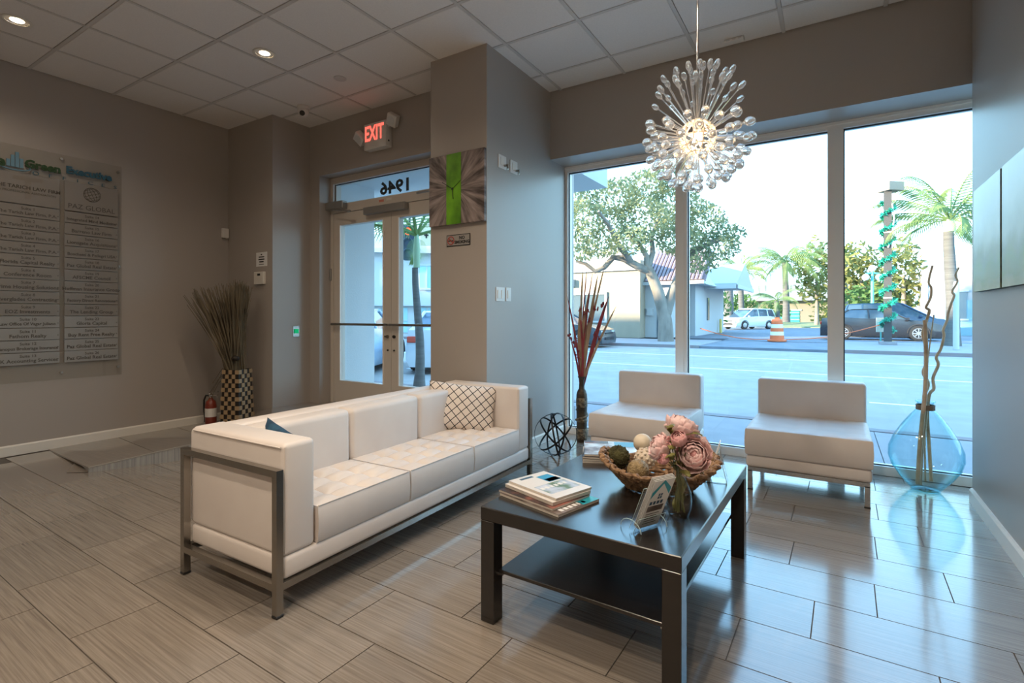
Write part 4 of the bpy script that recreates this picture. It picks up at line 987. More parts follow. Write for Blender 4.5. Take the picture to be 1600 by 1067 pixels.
tn = wall_box('notice', 'small white printed notice above the thermostat', 'notice', (-5.30, 3.315, 1.812), (.20, .155, .004), '-y', 'white_paper')
for k, w_ in enumerate((.012, .05, .055, .04, .045)): MB().box(-w_, w_, -.0048, -.004, .045 - .026 * k, .058 - .026 * k - (.006 if k == 4 else 0)).build('text_line', 'black', tn)
wall_box('thermostat', 'cream thermostat with small display on the corner wall', 'thermostat', (-5.315, 3.315, 1.607), (.175, .135, .03), '-y', 'trim', [('display', -.02, .03, .025, .048, .001, 'black')])
gb = wall_box('door_release', 'green exit push button plate beside the glass doors', 'switch', (-5.105, 3.597, 1.022), (.08, .12, .006), '+x', 'steel', [('button', -.022, .024, -.022, .026, .012, emit_mat('green_button', (.01, .42, .16), .5))])
def clock():
    m, n, out = new_mat('clock_canvas'); b = N(n, 'ShaderNodeBsdfPrincipled'); b.inputs['Roughness'].default_value = .55; n.links.new(b.outputs[0], out.inputs[0])
    tcx = N(n, 'ShaderNodeTexCoord'); s = N(n, 'ShaderNodeSeparateXYZ'); n.links.new(tcx.outputs['Object'], s.inputs[0])
    at2 = N(n, 'ShaderNodeMath', operation='ARCTAN2'); ab = N(n, 'ShaderNodeMath', operation='ABSOLUTE'); n.links.new(s.outputs['X'], ab.inputs[0]); n.links.new(s.outputs['Z'], at2.inputs[0]); n.links.new(ab.outputs[0], at2.inputs[1])
    sg = N(n, 'ShaderNodeMath', operation='SIGN'); n.links.new(s.outputs['X'], sg.inputs[0])
    ln = N(n, 'ShaderNodeVectorMath', operation='LENGTH'); n.links.new(tcx.outputs['Object'], ln.inputs[0])
    cb = N(n, 'ShaderNodeCombineXYZ'); n.links.new(at2.outputs[0], cb.inputs[0]); n.links.new(sg.outputs[0], cb.inputs[2])
    l2 = N(n, 'ShaderNodeMath', operation='MULTIPLY'); l2.inputs[1].default_value = .6; n.links.new(ln.outputs['Value'], l2.inputs[0]); n.links.new(l2.outputs[0], cb.inputs[1])
    nz = N(n, 'ShaderNodeTexNoise'); nz.inputs['Scale'].default_value = 7.5; nz.inputs['Detail'].default_value = 5; n.links.new(cb.outputs[0], nz.inputs[0])
    rp = N(n, 'ShaderNodeValToRGB'); rp.color_ramp.elements[0].position = .32; rp.color_ramp.elements[0].color = (.055, .04, .036, 1); rp.color_ramp.elements[1].position = .68; rp.color_ramp.elements[1].color = (.36, .29, .265, 1)
    n.links.new(nz.outputs['Fac'], rp.inputs[0]); n.links.new(rp.outputs[0], b.inputs['Base Color'])
    green = pm('green_clock_stripe', (.04, .14, .003), rough=.4, noise=(5, 4), c2=(.20, .50, .02), scale3=(1, 1, .8))
    t = thing('canvas_clock', 'square grey canvas wall clock with bright green vertical stripe', 'clock', (-2.618, 3.345, 2.235))
    c = MB().rbox(-.285, .285, -.03, 0, -.29, .29, r=.003, seg=1).build('canvas', m, t)
    MB().box(-.095, .055, -.0325, -.029, -.289, .289).build('green_stripe', green, t)
    for (ang, L_, w_) in ((148, .125, .005), (35, .10, .003), (-84, .085, .006)):
        M_ = Matrix.Translation((-.03, -.0365, 0)) @ Matrix.Rotation(-R(ang), 4, 'Y')
        MB().box(-.012, L_, -.001, .001, -w_ / 2, w_ / 2, M_).build('clock_hand', 'black', t)
    MB().cyl((-.03, -.029, 0), (-.03, -.038, 0), .008, n=12).build('hub', 'black', t)
clock()
def no_smoking():
    t = wall_box('no_smoking_sign', 'small NO SMOKING sign under the canvas clock', 'sign', (-2.612, 3.345, 1.817), (.245, .095, .004), '-y', 'black')
    MB().rbox(-.115, .115, -.0055, -.004, -.041, .041, r=.0006, seg=1).build('face', pm('silver_face', (.42, .39, .36), rough=.3, metal=.3), t)
    place_text('lettering', text_mesh('NO', .036, 'black', extrude=.0003, bold=.0015), t, (.04, -.0062, .017), '-y')
    place_text('lettering', text_mesh('SMOKING', .034, 'black', extrude=.0003, bold=.0015), t, (.04, -.0062, -.018), '-y')
    rd = pm('red_symbol', (.42, .06, .04), rough=.4)
    MB().tube([(-.075 + .032 * math.cos(a), -.0062, .032 * math.sin(a)) for a in [2 * PI * i / 24 for i in range(25)]], .004, 5, cap=False).tube([(-.097, -.0062, .022), (-.053, -.0062, -.022)], .004, 5).build('prohibition_ring', rd, t)
    MB().box(-.105, -.05, -.0060, -.0055, -.006, .002).build('cigarette', 'black', t)
no_smoking()
for k, (y, lab) in enumerate(((3.565, 'upper key switch plate closest to the column edge'), (3.745, 'upper key switch plate farther from the column edge'))):
    t = wall_box('key_switch', lab, 'switch', (-2.33, y, 2.468), (.115, .11, .006), '+x', 'white_plastic', [('rocker', -.028, .02, -.028, .034, .003, 'trim')])
    MB().cyl((.03, -.006, -.025), (.03, -.03, -.025), .010, n=12).build('key_barrel', 'steel', t)
    MB().box(.028, .032, -.042, -.028, -.035, -.015).ball((.034, -.036, -.045), .011, 8, 6, (1, .3, 1.6)).build('key', 'steel', t)
wall_box('light_switch', 'double light switch plate on the side of the column', 'switch', (-2.33, 3.536, 1.374), (.128, .115, .006), '+x', 'white_plastic', [('rocker', -.045, -.012, -.034, .034, .004, 'trim'), ('rocker', .012, .045, -.034, .034, .004, 'trim')])
wall_box('light_switch', 'single light switch plate on the side of the column', 'switch', (-2.33, 3.660, 1.376), (.078, .115, .006), '+x', 'white_plastic', [('rocker', -.017, .017, -.034, .034, .004, 'trim')])
def exit_sign():
    t = thing('exit_sign', 'lit red EXIT sign with two emergency lamp heads above the doors', 'exit sign', (-3.955, 3.78, 3.035))
    MB().rbox(-.165, .155, -.085, 0, -.135, .13, r=.008, seg=2).build('housing', 'white_plastic', t, smooth=True)
    place_text('lettering', text_mesh('EXIT', .215, emit_mat('exit_red', (1.0, .10, .07), 1.15), extrude=.001, bold=.004, sx=.62), t, (-.015, -.0865, .018), '-y')
    MB().cyl((.155, -.05, -.075), (.158, -.05, -.075), .01, n=10).build('test_button', 'black', t)
    for (x, z_, s) in ((-.245, .015, -1), (.225, .115, 1)):
        M_ = Matrix.Translation((x, -.06, z_)) @ Euler((R(35), R(28 * s), R(24 * s))).to_matrix().to_4x4()
        h = MB(); vv = []
        h.rbox(-.055, .055, -.035, .035, -.06, .06, r=.008, seg=2, M=M_); p = h.build('lamp_head', 'white_plastic', t, smooth=True)
        MB().lathe([(0, 0), (.038, 0), (.043, .008), (.043, .012)], 20).build('lens', 'acrylic', p).matrix_local = M_ @ Matrix.Translation((0, -.036, 0)) @ Matrix.Rotation(R(90), 4, 'X')
        MB().tube([(-.165 if s < 0 else .155, -.04, .06 * (1 if s > 0 else .3)), (x - s * .05, -.05, z_)], .016, 8).build('lamp_arm', 'white_plastic', t, smooth=True)
exit_sign()
# --- canvas landscapes on the right wall
def art_mat():
    m, n, out = new_mat('misty_meadow_print'); b = N(n, 'ShaderNodeBsdfPrincipled'); b.inputs['Roughness'].default_value = .26; n.links.new(b.outputs[0], out.inputs[0])
    t = N(n, 'ShaderNodeTexCoord'); s = N(n, 'ShaderNodeSeparateXYZ'); n.links.new(t.outputs['Object'], s.inputs[0])
    nz = N(n, 'ShaderNodeTexNoise'); nz.inputs['Scale'].default_value = 7; nz.inputs['Detail'].default_value = 5; mp = N(n, 'ShaderNodeMapping'); mp.inputs['Scale'].default_value = (1, 1, .8); n.links.new(t.outputs['Object'], mp.inputs[0]); n.links.new(mp.outputs[0], nz.inputs[0])
    ml = N(n, 'ShaderNodeMath', operation='MULTIPLY_ADD'); n.links.new(nz.outputs['Fac'], ml.inputs[0]); ml.inputs[1].default_value = .12; ml.inputs[2].default_value = -.06
    ad = N(n, 'ShaderNodeMath', operation='ADD'); n.links.new(s.outputs['Z'], ad.inputs[0]); n.links.new(ml.outputs[0], ad.inputs[1])
    mr = N(n, 'ShaderNodeMapRange'); mr.inputs['From Min'].default_value = -.32; mr.inputs['From Max'].default_value = .32; n.links.new(ad.outputs[0], mr.inputs['Value'])
    rp = N(n, 'ShaderNodeValToRGB'); el = rp.color_ramp.elements; el[0].position = 0; el[0].color = (.50, .47, .30, 1); el[1].position = 1; el[1].color = (.56, .66, .66, 1)
    for p, c in ((.12, (.26, .31, .12)), (.24, (.22, .31, .14)), (.33, (.24, .30, .22)), (.45, (.36, .44, .40)), (.7, (.50, .60, .58))): e_ = el.new(p); e_.color = col4(c)
    n.links.new(mr.outputs[0], rp.inputs[0]); n.links.new(rp.outputs[0], b.inputs['Base Color']); return m
MT['art'] = art_mat(); MT['artedge'] = pm('canvas_edge_print', (.02, .02, .015), rough=.6, noise=(24, 3), c2=(.10, .12, .05))
for (ya, yb, lab) in ((3.57, 4.165, 'misty meadow canvas closest to the window'), (2.93, 3.535, 'misty meadow canvas cut by the right picture edge'), (2.29, 2.895, 'misty meadow canvas farthest from the window')):
    yc = (ya + yb) / 2; t = thing('canvas_print', lab, 'canvas print', (XR, yc, 1.648), 0, 'misty meadow canvases')
    w_ = (yb - ya) / 2
    MB().box(-.032, 0, -w_, w_, -.306, .306).build('stretcher', 'artedge', t)
    MB().box(-.0335, -.032, -w_, w_, -.306, .306).build('print_face', 'art', t)
# ================================================================== OUTSIDE
MT['asphalt'] = pm('pale_asphalt', (.30, .27, .25), rough=.8, noise=(2.2, 5), c2=(.36, .325, .30), bump=(40, .2))
MT['concrete'] = pm('sidewalk_concrete', (.27, .255, .265), rough=.85, noise=(3, 4), c2=(.32, .30, .305))
MT['curb'] = pm('worn_pink_curb', (.25, .18, .18), rough=.85, noise=(5, 3), c2=(.22, .21, .21))
MT['paintline'] = pm('road_paint', (.85, .87, .88), rough=.7)
MT['drive'] = pm('driveway_asphalt', (.13, .15, .18), rough=.85, noise=(1.5, 4), c2=(.18, .20, .23))
MT['grass'] = pm('lawn', (.16, .20, .09), rough=1, noise=(5, 4), c2=(.28, .30, .16))
struct('ground', MB().box(-90, 70, 4.9, 120, -.5, -.13), 'drive')
rd = struct('road', MB().box(-90, 60, 6.75, 21.4, -.3, -.12), 'asphalt')
for (y0, y1, x0, x1) in ((13.35, 13.47, -40, 40), (17.3, 17.42, -40, 40), (9.42, 9.52, .45, 1.05), (9.42, 9.52, -9, -6)): MB().box(x0, x1, y0, y1, -.121, -.116).build('lane_line', 'paintline', rd)
sw = struct('sidewalk_near', MB().box(-60, 40, 4.86, 6.75, -.3, -.03), 'concrete')
slab = MB().box(.004, 1.796, .004, 1.60, -.032, -.015).mesh('slab', 'concrete')
for k in range(-8, 4): link('slab', slab, sw, (1.8 * k + .35, 4.95, 0))
MB().box(-60, 40, 6.60, 6.76, -.2, -.016).build('curb', 'curb', sw)
sf = struct('sidewalk_far', MB().box(-60, -4.6, 21.5, 26.4, -.3, -.005).box(.2, 40, 21.5, 28.6, -.3, -.005), 'concrete')
MB().box(-60, -4.6, 21.35, 21.55, -.3, 0).box(.2, 40, 21.35, 21.55, -.3, 0).build('curb', 'curb', sf)
struct('driveway', MB().box(-4.6, .2, 21.5, 27, -.3, -.03).box(-12, 30, 28.6, 62, -.3, -.004).box(-4.6, .2, 26.9, 28.7, -.3, -.01), 'drive')
struct('lawn_bank', MB().prism([(58, -.2), (58, .05), (62, .40), (100, .5), (100, -.2)], -40, 40, 'x'), 'grass')
tag(MB().box(-5.2, -2.45, 4.06, 5.25, -.2, .19).build('porch_slab', 'concrete'), kind='structure')

# ---- cream shop building across the street
MT['cream'] = pm('cream_stucco', (.40, .34, .255), rough=.9, noise=(2, 4), c2=(.36, .31, .235), bump=(30, .3))
MT['whitetrim'] = pm('white_exterior_trim', (.50, .51, .51), rough=.7); MT['extglass'] = pm('dark_exterior_glass', (.10, .14, .16), rough=.1, spec=.8)
MT['rooftile'] = pm('mauve_roof_tile', (.30, .22, .24), rough=.8, noise=(6, 3), c2=(.38, .27, .27))
MT['greymetal'] = pm('grey_metal_sheet', (.42, .44, .44), rough=.6)
def cream_shop():
    o = Vector((-8.0, 26.8, 0)); t = thing('cream_shop', 'cream stucco shop building behind the big street tree', 'building', tuple(o))
    MB().box(-9, -.75, 0, 2.9, 0, 3.75).build('wall', 'cream', t)
    MB().box(-9, -.70, -.1, 2.9, 3.75, 4.15).build('parapet', 'cream', t)
    MB().box(-9, -.66, -.16, 0, 3.62, 3.76).build('cornice', 'whitetrim', t)
    MB().box(-.75, .6, .9, 2.9, 0, 3.2).build('recessed_wall', 'whitetrim', t)
    MB().box(-.1, .35, .85, .92, 0, 2.2).build('door', 'extglass', t)
    MB().box(-.62, -.30, .70, .9, 1.2, 1.6).build('meter_box', 'whitetrim', t)
    w = MB().box(-5.2, -2.7, -.05, .05, .9, 2.35).build('window', 'extglass', t)
    MB().box(-5.32, -2.58, -.12, -.02, .8, .9).box(-5.32, -2.58, -.12, -.02, 2.35, 2.5).box(-5.32, -5.2, -.12, -.02, .9, 2.35).box(-2.7, -2.58, -.12, -.02, .9, 2.35).box(-4.0, -3.9, -.1, -.02, .9, 2.35).build('window_frame', 'whitetrim', w)
    MB().box(-5.4, -4.55, -.3, 0, 2.85, 3.25).build('wall_sign', 'greymetal', t)
    MB().box(-3.6, -2.0, 1.2, 2.4, 4.15, 4.95).build('roof_unit', 'greymetal', t); MB().box(-3.55, -2.7, 1.16, 1.2, 4.25, 4.85).build('unit_grille', 'whitetrim', t)
    # tiled mansard roof, tile by tile
    rf = MB().prism([(.5, 3.05), (.9, 3.05), (3.1, 4.75), (3.1, 4.6), (.9, 2.95)], -.7, 2.4, 'x').build('mansard_roof', 'rooftile', t)
    tl = MB().tube([(0, 0, 0), (0, .30, .232)], [.085, .075], 6).mesh('roof_tile', 'rooftile', True)
    for i in range(9):
        for j in range(15): link('roof_tile', tl, rf, (-.62 + .2 * j, .62 + .27 * i, 3.02 + .208 * i))
    MB().box(-.75, 2.4, .45, .62, 2.82, 3.0).build('eave_board', 'whitetrim', t)
cream_shop()
def gable_house():
    o = Vector((-7.15, 30.75, 0)); t = thing('gable_shop', 'white building with gabled porch beside the driveway', 'building', tuple(o))
    MB().box(-6, .35, 0, 9, 0, 3.0).build('wall', 'whitetrim', t)
    MB().box(-.3, .36, .02, .1, 0, 2.9).build('corner_column', 'whitetrim', t)
    MB().box(.3, .42, 3.2, 3.7, .9, 2.3).build('window', 'extglass', t)
    MB().prism([(-2.6, 3.0), (.9, 3.0), (-.85, 4.9)], -.6, 4, 'y').build('gable', 'whitetrim', t)
    MB().add([(-.85, -.75, 5.02), (1.1, -.75, 2.95), (1.1, 4, 2.95), (-.85, 4, 5.02), (-.85, -.75, 4.9), (1.0, -.75, 2.9), (1.0, 4, 2.9), (-.85, 4, 4.9)], [(0, 1, 2, 3), (4, 7, 6, 5), (0, 4, 5, 1), (2, 6, 7, 3), (1, 5, 6, 2), (0, 3, 7, 4)]).build('gable_roof', 'greymetal', t)
    MB().prism([(2.5, 3.0), (9.5, 3.0), (9.5, 3.15), (6, 4.6), (2.5, 3.15)], -5, 2.2, 'x').build('rear_roof', 'greymetal', t)
    MB().box(-5, 2.25, 2.4, 2.5, 2.82, 3.05).box(2.2, 2.3, 2.4, 9.5, 2.82, 3.05).build('fascia', 'whitetrim', t)
gable_house()
def garage():
    o = at(1240, 503, 60); t = thing('tan_garage', 'long tan building with green door at the end of the lot', 'building', (o.x, o.y, .40), R(8))
    tan = pm('tan_stucco', (.24, .21, .165), rough=.9); 
    MB().box(-5.5, 9.5, 0, 8, 0, 2.6).build('wall', tan, t)
    MB().prism([(-.9, 2.5), (4.2, 4.6), (8.9, 2.5)], -6.2, 10.2, 'x').build('roof', pm('buff_roof', (.26, .235, .20), rough=.9), t)
    d = MB().box(-2.5, .6, -.06, 0, 0, 1.35).build('garage_door', pm('green_door', (.04, .34, .27), rough=.5), t)
    for k in range(3): MB().box(-2.5, .6, -.08, -.06, .3 + .4 * k, .34 + .4 * k).build('door_rib', 'whitetrim', d)
    MB().box(-2.7, .8, -.1, 0, 1.35, 1.5).build('door_head', 'whitetrim', t)
garage()
def side_building():
    o = Vector((5.3, 40, 0)); t = thing('white_blue_building', 'white and pale blue building at the right behind the tall palm', 'building', tuple(o))
    pb = pm('pale_blue_paint', (.22, .36, .40), rough=.8)
    MB().prism([(0, 0), (9, 0), (9, 6.6), (4.2, 6.6), (0, 4.4)], 0, 8, 'y').build('wall', pm('white_side_wall', (.34, .34, .34), rough=.9), t)
    MB().box(-.04, 9, -.05, 0, 0, 2.1).build('blue_band', pb, t)
    w = MB().box(.6, 1.3, -.1, .02, 1.0, 2.6).build('window', 'extglass', t); MB().box(.5, 1.4, -.14, -.05, .9, 1.0).box(.5, 1.4, -.14, -.05, 2.6, 2.7).build('window_frame', 'whitetrim', w)
    MB().box(2.9, 9, -.5, -.06, 0, 5.2).build('blue_wing', pb, t)
    MB().prism([(2.7, 2.6), (5.4, 4.6), (5.4, 4.8), (2.7, 2.8)], -.9, 0, 'y').build('awning', 'whitetrim', t)
side_building()

# ---- vegetation
MT['bark'] = pm('pale_bark', (.30, .26, .215), rough=.95, noise=(3, 4), c2=(.17, .145, .12), bump=(12, .8), scale3=(1, 1, .4))
MT['palmbark'] = pm('palm_bark', (.15, .147, .14), rough=.9, noise=(2, 3), c2=(.095, .092, .088), scale3=(.3, .3, 6))
MT['oakleaf'] = leaf_mat('oak_leaves', (.13, .175, .10), (.40, .39, .20), .45, .9)
MT['yleaf'] = leaf_mat('sunny_leaves', (.13, .16, .055), (.31, .29, .11), .4, .6)
MT['dleaf'] = leaf_mat('shrub_leaves', (.07, .14, .05), (.17, .26, .09), .35, 1.5)
MT['palmleaf'] = leaf_mat('palm_fronds', (.14, .24, .10), (.34, .42, .17), .4, .7)
MT['crown'] = pm('crown_shaft', (.30, .42, .26), rough=.6)
def leaves(m, c, rad, n, s, flat=1.0):
    for _ in range(n):
        q = Vector((random.gauss(0, 1), random.gauss(0, 1), random.gauss(0, 1))); q.normalize(); q *= rnd(.35, 1.0) ** .6
        p = Vector(c) + Vector((q.x * rad[0], q.y * rad[1], q.z * rad[2]))
        a = Vector((rnd(-1, 1), rnd(-1, 1), rnd(-1, 1))).normalized(); b = a.orthogonal().normalized()
        k = s * rnd(.6, 1.3)
        m.add([p - a * k, p + b * k * .45, p + a * k, p - b * k * .45], [(0, 1, 2, 3)])
def tree(name, label, base, trunk_r, limbs, blobs, leafmat, nper, leafs, group=None, cat='tree'):
    t = thing(name, label, cat, tuple(base), 0, group)
    m = MB()
    for (pts, r0, r1) in limbs:
        P = [Vector(p) - base for p in pts]; k = len(P); m.tube(P, [r0 + (r1 - r0) * i / (k - 1) for i in range(k)], 10)
    if limbs: m.build('trunk', 'bark', t, smooth=True)
    f = MB()
    for (c, rad) in blobs: leaves(f, Vector(c) - base, rad, int(nper * rad[0] * rad[2]), leafs)
    tag(f.build('foliage', leafmat, t), kind='stuff'); return t
b = ground(1040, 533); W = 24.0
A = lambda x, y, dw=0: at(x, y, W + dw)
limbs = [([b - Vector((0, 0, .1)), A(1040, 515), A(1039, 500), A(1035, 480), A(1028, 455), A(1020, 435), A(1012, 418)], .38, .22),
         ([A(1040, 490), A(1046, 470), A(1054, 448), A(1062, 430, .5), A(1068, 405, .8)], .28, .16),
         ([A(1014, 424), A(996, 416), A(975, 404), A(958, 402), A(944, 418), A(930, 424), A(915, 412), A(900, 408)], .20, .06),
         ([A(1012, 420), A(1010, 400), A(998, 380), A(980, 365)], .17, .07), ([A(1012, 420), A(1020, 395), A(1018, 370), A(1030, 340)], .16, .07),
         ([A(1066, 412, .8), A(1085, 390, .5), A(1110, 380), A(1130, 370)], .2, .07), ([A(985, 408), A(965, 380, -1), A(950, 350, -1.5), A(935, 330, -2)], .16, .06)]
px2m = W / FPX
blobs = []
for (x, y, rx, ry, dw) in ((915, 345, 38, 34, -1), (960, 310, 45, 30, 0), (1010, 290, 40, 24, .5), (1005, 345, 55, 34, -.5), (1055, 320, 45, 40, 1), (1060, 375, 40, 26, 0), (935, 385, 35, 18, -1), (905, 395, 22, 12, -.5), (1100, 350, 38, 36, .5), (1125, 385, 32, 22, 0), (1148, 365, 16, 14, 0), (985, 375, 32, 22, -1.5), (890, 310, 30, 30, 0), (1095, 410, 26, 18, 0), (1040, 275, 30, 14, 0)):
    blobs.append((A(x, y, dw), (rx * px2m, 1.5, ry * px2m)))
tree('street_tree', 'large spreading street tree across the road behind the left window panes', b, .5, limbs, blobs, 'oakleaf', 820, .105)
def bushy(name, label, px, py, w, rx, ry, mat, n, ls, trunk=True, group=None):
    c = at(px, py, w); k = w / FPX; base = Vector((c.x, c.y, 0 if w < 55 else .35))
    bl = []
    for i in range(7):
        a = 2 * PI * i / 7; bl.append((c + Vector((math.cos(a) * rx * k * .55, rnd(-1, 1), math.sin(a) * ry * k * .55)), (rx * k * .5, 1.2, ry * k * .5)))
    bl.append((c, (rx * k * .6, 1.4, ry * k * .6)))
    return tree(name, label, base, .2, [([base, Vector((c.x, c.y, (c.z + base.z) / 2)), c], .22, .1)] if trunk else [], bl, mat, n, ls, group, 'tree' if trunk else 'shrub')
bushy('broadleaf_tree', 'sunlit yellow green tree left of the garland pole', 1345, 430, 44, 42, 52, 'yleaf', 60, .30)
bushy('broadleaf_tree', 'dark bluish treetop beside the second window mullion', 1322, 400, 52, 16, 18, 'dleaf', 60, .30)
bushy('broadleaf_tree', 'sunlit tree between the far palm and the second window mullion', 1276, 425, 52, 34, 55, 'yleaf', 45, .32)
bushy('broadleaf_tree', 'dark green tree behind the blue and black cars', 1365, 470, 40, 60, 30, 'dleaf', 60, .28)
bushy('broadleaf_tree', 'yellow green drooping tree right of the garland pole', 1412, 430, 38, 30, 60, 'yleaf', 60, .28)
bushy('hedge_shrub', 'leafy green shrub beside the gabled building', 1112, 478, 42, 28, 38, 'dleaf', 70, .26, False)
bushy('hedge_shrub', 'low shrub by the yellow bollard', 1108, 508, 37, 10, 10, 'dleaf', 160, .15, False)
bushy('hedge_shrub', 'shrubs at the foot of the drooping far palm', 1212, 488, 56, 22, 18, 'dleaf', 60, .28, False)
bushy('hedge_shrub', 'bush in front of the tan building beside the mullion', 1285, 490, 54, 18, 20, 'yleaf', 50, .28, False)
bushy('hedge_shrub', 'bush behind the white van', 1158, 480, 55, 26, 22, 'dleaf', 55, .28, False)
def frond_mesh(L, droop, nleaf=26, lw=.05, ll=.55):
    m = MB(); pts = []
    for i in range(11):
        f = i / 10; pts.append(Vector((L * (math.sin(f * 1.35) / math.sin(1.35)) * .92, 0, L * (.42 * f - droop * f * f))))
    m.tube(pts, [.028 * (1 - .85 * i / 10) + .004 for i in range(11)], 4, cap=False)
    for i in range(nleaf):
        f = .12 + .86 * i / (nleaf - 1); k = f * 10; a = int(min(9, k)); p = pts[a].lerp(pts[a + 1], k - a); d = (pts[a + 1] - pts[a]).normalized()
        for sg in (-1, 1):
            l_ = ll * math.sin(PI * min(.95, .2 + .75 * f)) * L / 2.4; dirv = (d * .55 + Vector((0, sg, 0)) * .75 + Vector((0, 0, -.55 - .3 * f))).normalized()
            q = d * lw * L / 2.4
            m.add([p - q * .5, p + q * .5, p + dirv * l_ * .6 + q * .35 + Vector((0, 0, .04)), p + dirv * l_ + Vector((0, 0, -.16 * l_)), p + dirv * l_ * .6 - q * .35 + Vector((0, 0, .04))], [(0, 1, 2, 3, 4)])
    return m.mesh('frond', 'palmleaf')
_fr = {}
def palm(label, base, top, r0, r1, L, n, droop, shaft=0.0, name='palm_tree', group='palm trees outside'):
    t = thing(name, label, 'palm tree', tuple(base), 0, group); h = top - base
    pts = [Vector((h.x * f + .04 * math.sin(f * 5), h.y * f, h.z * f)) for f in [i / 8 for i in range(9)]]
    MB().tube(pts, [r0 * 1.25] + [r0 + (r1 - r0) * i / 8 for i in range(1, 9)], 14).build('trunk', 'palmbark', t, smooth=True)
    if shaft: MB().tube([h, h + Vector((0, 0, shaft * .5)), h + Vector((0, 0, shaft))], [r1 * 1.15, r1 * 1.2, r1 * .6], 12).build('crown_shaft', 'crown', t, smooth=True)
    key = (L, droop)
    if key not in _fr: _fr[key] = frond_mesh(L, droop)
    for i in range(n):
        o = link('frond', _fr[key], t, tuple(h + Vector((0, 0, shaft * .9)))); a = 2 * PI * i / n * 1.0 + rnd(-.15, .15)
        o.rotation_euler = (rnd(-.25, .25), R(-48 + 75 * ((i * 5) % n) / n), a); s = rnd(.85, 1.1); o.scale = (s, s, s)
w = 20.4; palm('tall palm with arching fronds beside the white post on the right', ground(1488, 540), at(1484, 362, w), .24, .17, 2.9, 20, .62, .5)
w = 52.; palm('far palm with ragged crown left of the white van', at(1158, 503, w), at(1157, 425, w), .30, .24, 3.2, 20, .75)
w = 46.; palm('slim bare palm trunk at the left end of the van', at(1138, 503, w), at(1139, 430, w), .42, .36, 2.0, 7, .9)
w = 50.; palm('drooping palm in front of the tan building', at(1228, 503, w), at(1227, 410, w), .32, .24, 4.0, 24, .95)
w = 46.; palm('small dark palm beside the drooping palm', at(1214, 505, w), at(1214, 470, w), .22, .18, 2.4, 9, .9)
w = 8.9; pb_ = ground(655, 604, -.03); palm('slender young palm on the sidewalk outside the glass doors', pb_, at(651, 418, w), .088, .052, 1.5, 8, .34, .62)
# ---- street furniture
MT['pole'] = pm('grey_pole', (.062, .06, .06), rough=.7); MT['teal'] = pm('teal_metal', (.10, .45, .42), rough=.5); MT['garland'] = pm('green_tinsel', (.01, .30, .20), rough=.5, noise=(12, 2), c2=(.03, .45, .30))
MT['globe'] = pm('white_globe', (.85, .85, .80), rough=.3); MT['orange'] = pm('traffic_orange', (.75, .16, .05), rough=.5); MT['reflective'] = pm('white_reflective', (.85, .86, .86), rough=.35)
def garland_pole():
    b = ground(1387, 538); w = 21.3; k = w / FPX; t = thing('parking_light_pole', 'grey square light pole wrapped in green tinsel garland', 'light pole', tuple(b))
    H_ = at(1387, 297, w).z
    MB().box(-.13, .13, -.13, .13, .1, H_).build('pole', 'pole', t); MB().box(-.3, .3, -.3, .3, 0, .12).build('concrete_foot', 'concrete', t)
    M_ = Matrix.Rotation(YAW + R(10), 4, 'Z'); MB().box(-.22, .48, -.3, .3, H_ - .05, H_ + .30, M_).build('lamp_box', pm('tan_lamp_box', (.26, .22, .17), rough=.6), t)
    m = MB(); n = 420
    for i in range(n):
        f = i / n; a = f * 2 * PI * 8.5; c = Vector((.22 * math.cos(a), .22 * math.sin(a), .55 + f * (H_ - 1.0)))
        for _ in range(5):
            d = Vector((rnd(-1, 1), rnd(-1, 1), rnd(-1, 1))).normalized() * .17; e_ = d.orthogonal().normalized() * .032; m.add([c - e_, c + e_, c + d], [(0, 1, 2)])
    tag(m.build('garland', 'garland', t), kind='stuff')
    for z_ in (1.9, 2.9, 4.6): MB().box(-.145, .145, -.145, .145, z_, z_ + .05).build('strap', 'whitetrim', t)
    MB().tube([(.14, -.16, H_ - .6), (.2, -.2, H_ - 1.2), (.13, -.17, H_ - 2.0), (.0, -.17, H_ - 2.4)], .03, 6).build('white_cord', 'whitetrim', t)
garland_pole()
def globe_lamp():
    w = 33.; b = at(1363, 530, w); b.z = 0; t = thing('globe_street_lamp', 'teal street lamp with three white globes', 'street lamp', tuple(b)); k = w / FPX
    z1 = at(1363, 424, w).z; MB().tube([(0, 0, 0), (0, 0, .4), (0, 0, z1)], [.16, .1, .08], 12).build('post', 'teal', t)
    ri = Vector((.85, .53, 0)); MB().tube([ri * -.42 + Vector((0, 0, z1 - .15)), Vector((0, 0, z1 - .1)), ri * .42 + Vector((0, 0, z1 - .15))], .06, 8).build('cross_arm', 'teal', t)
    for p in (Vector((0, 0, z1 + .2)), ri * -.42 + Vector((0, 0, z1 - .38)), ri * .42 + Vector((0, 0, z1 - .38))): MB().ball(tuple(p), .21, 16, 10).build('globe', 'globe', t, smooth=True)
globe_lamp()
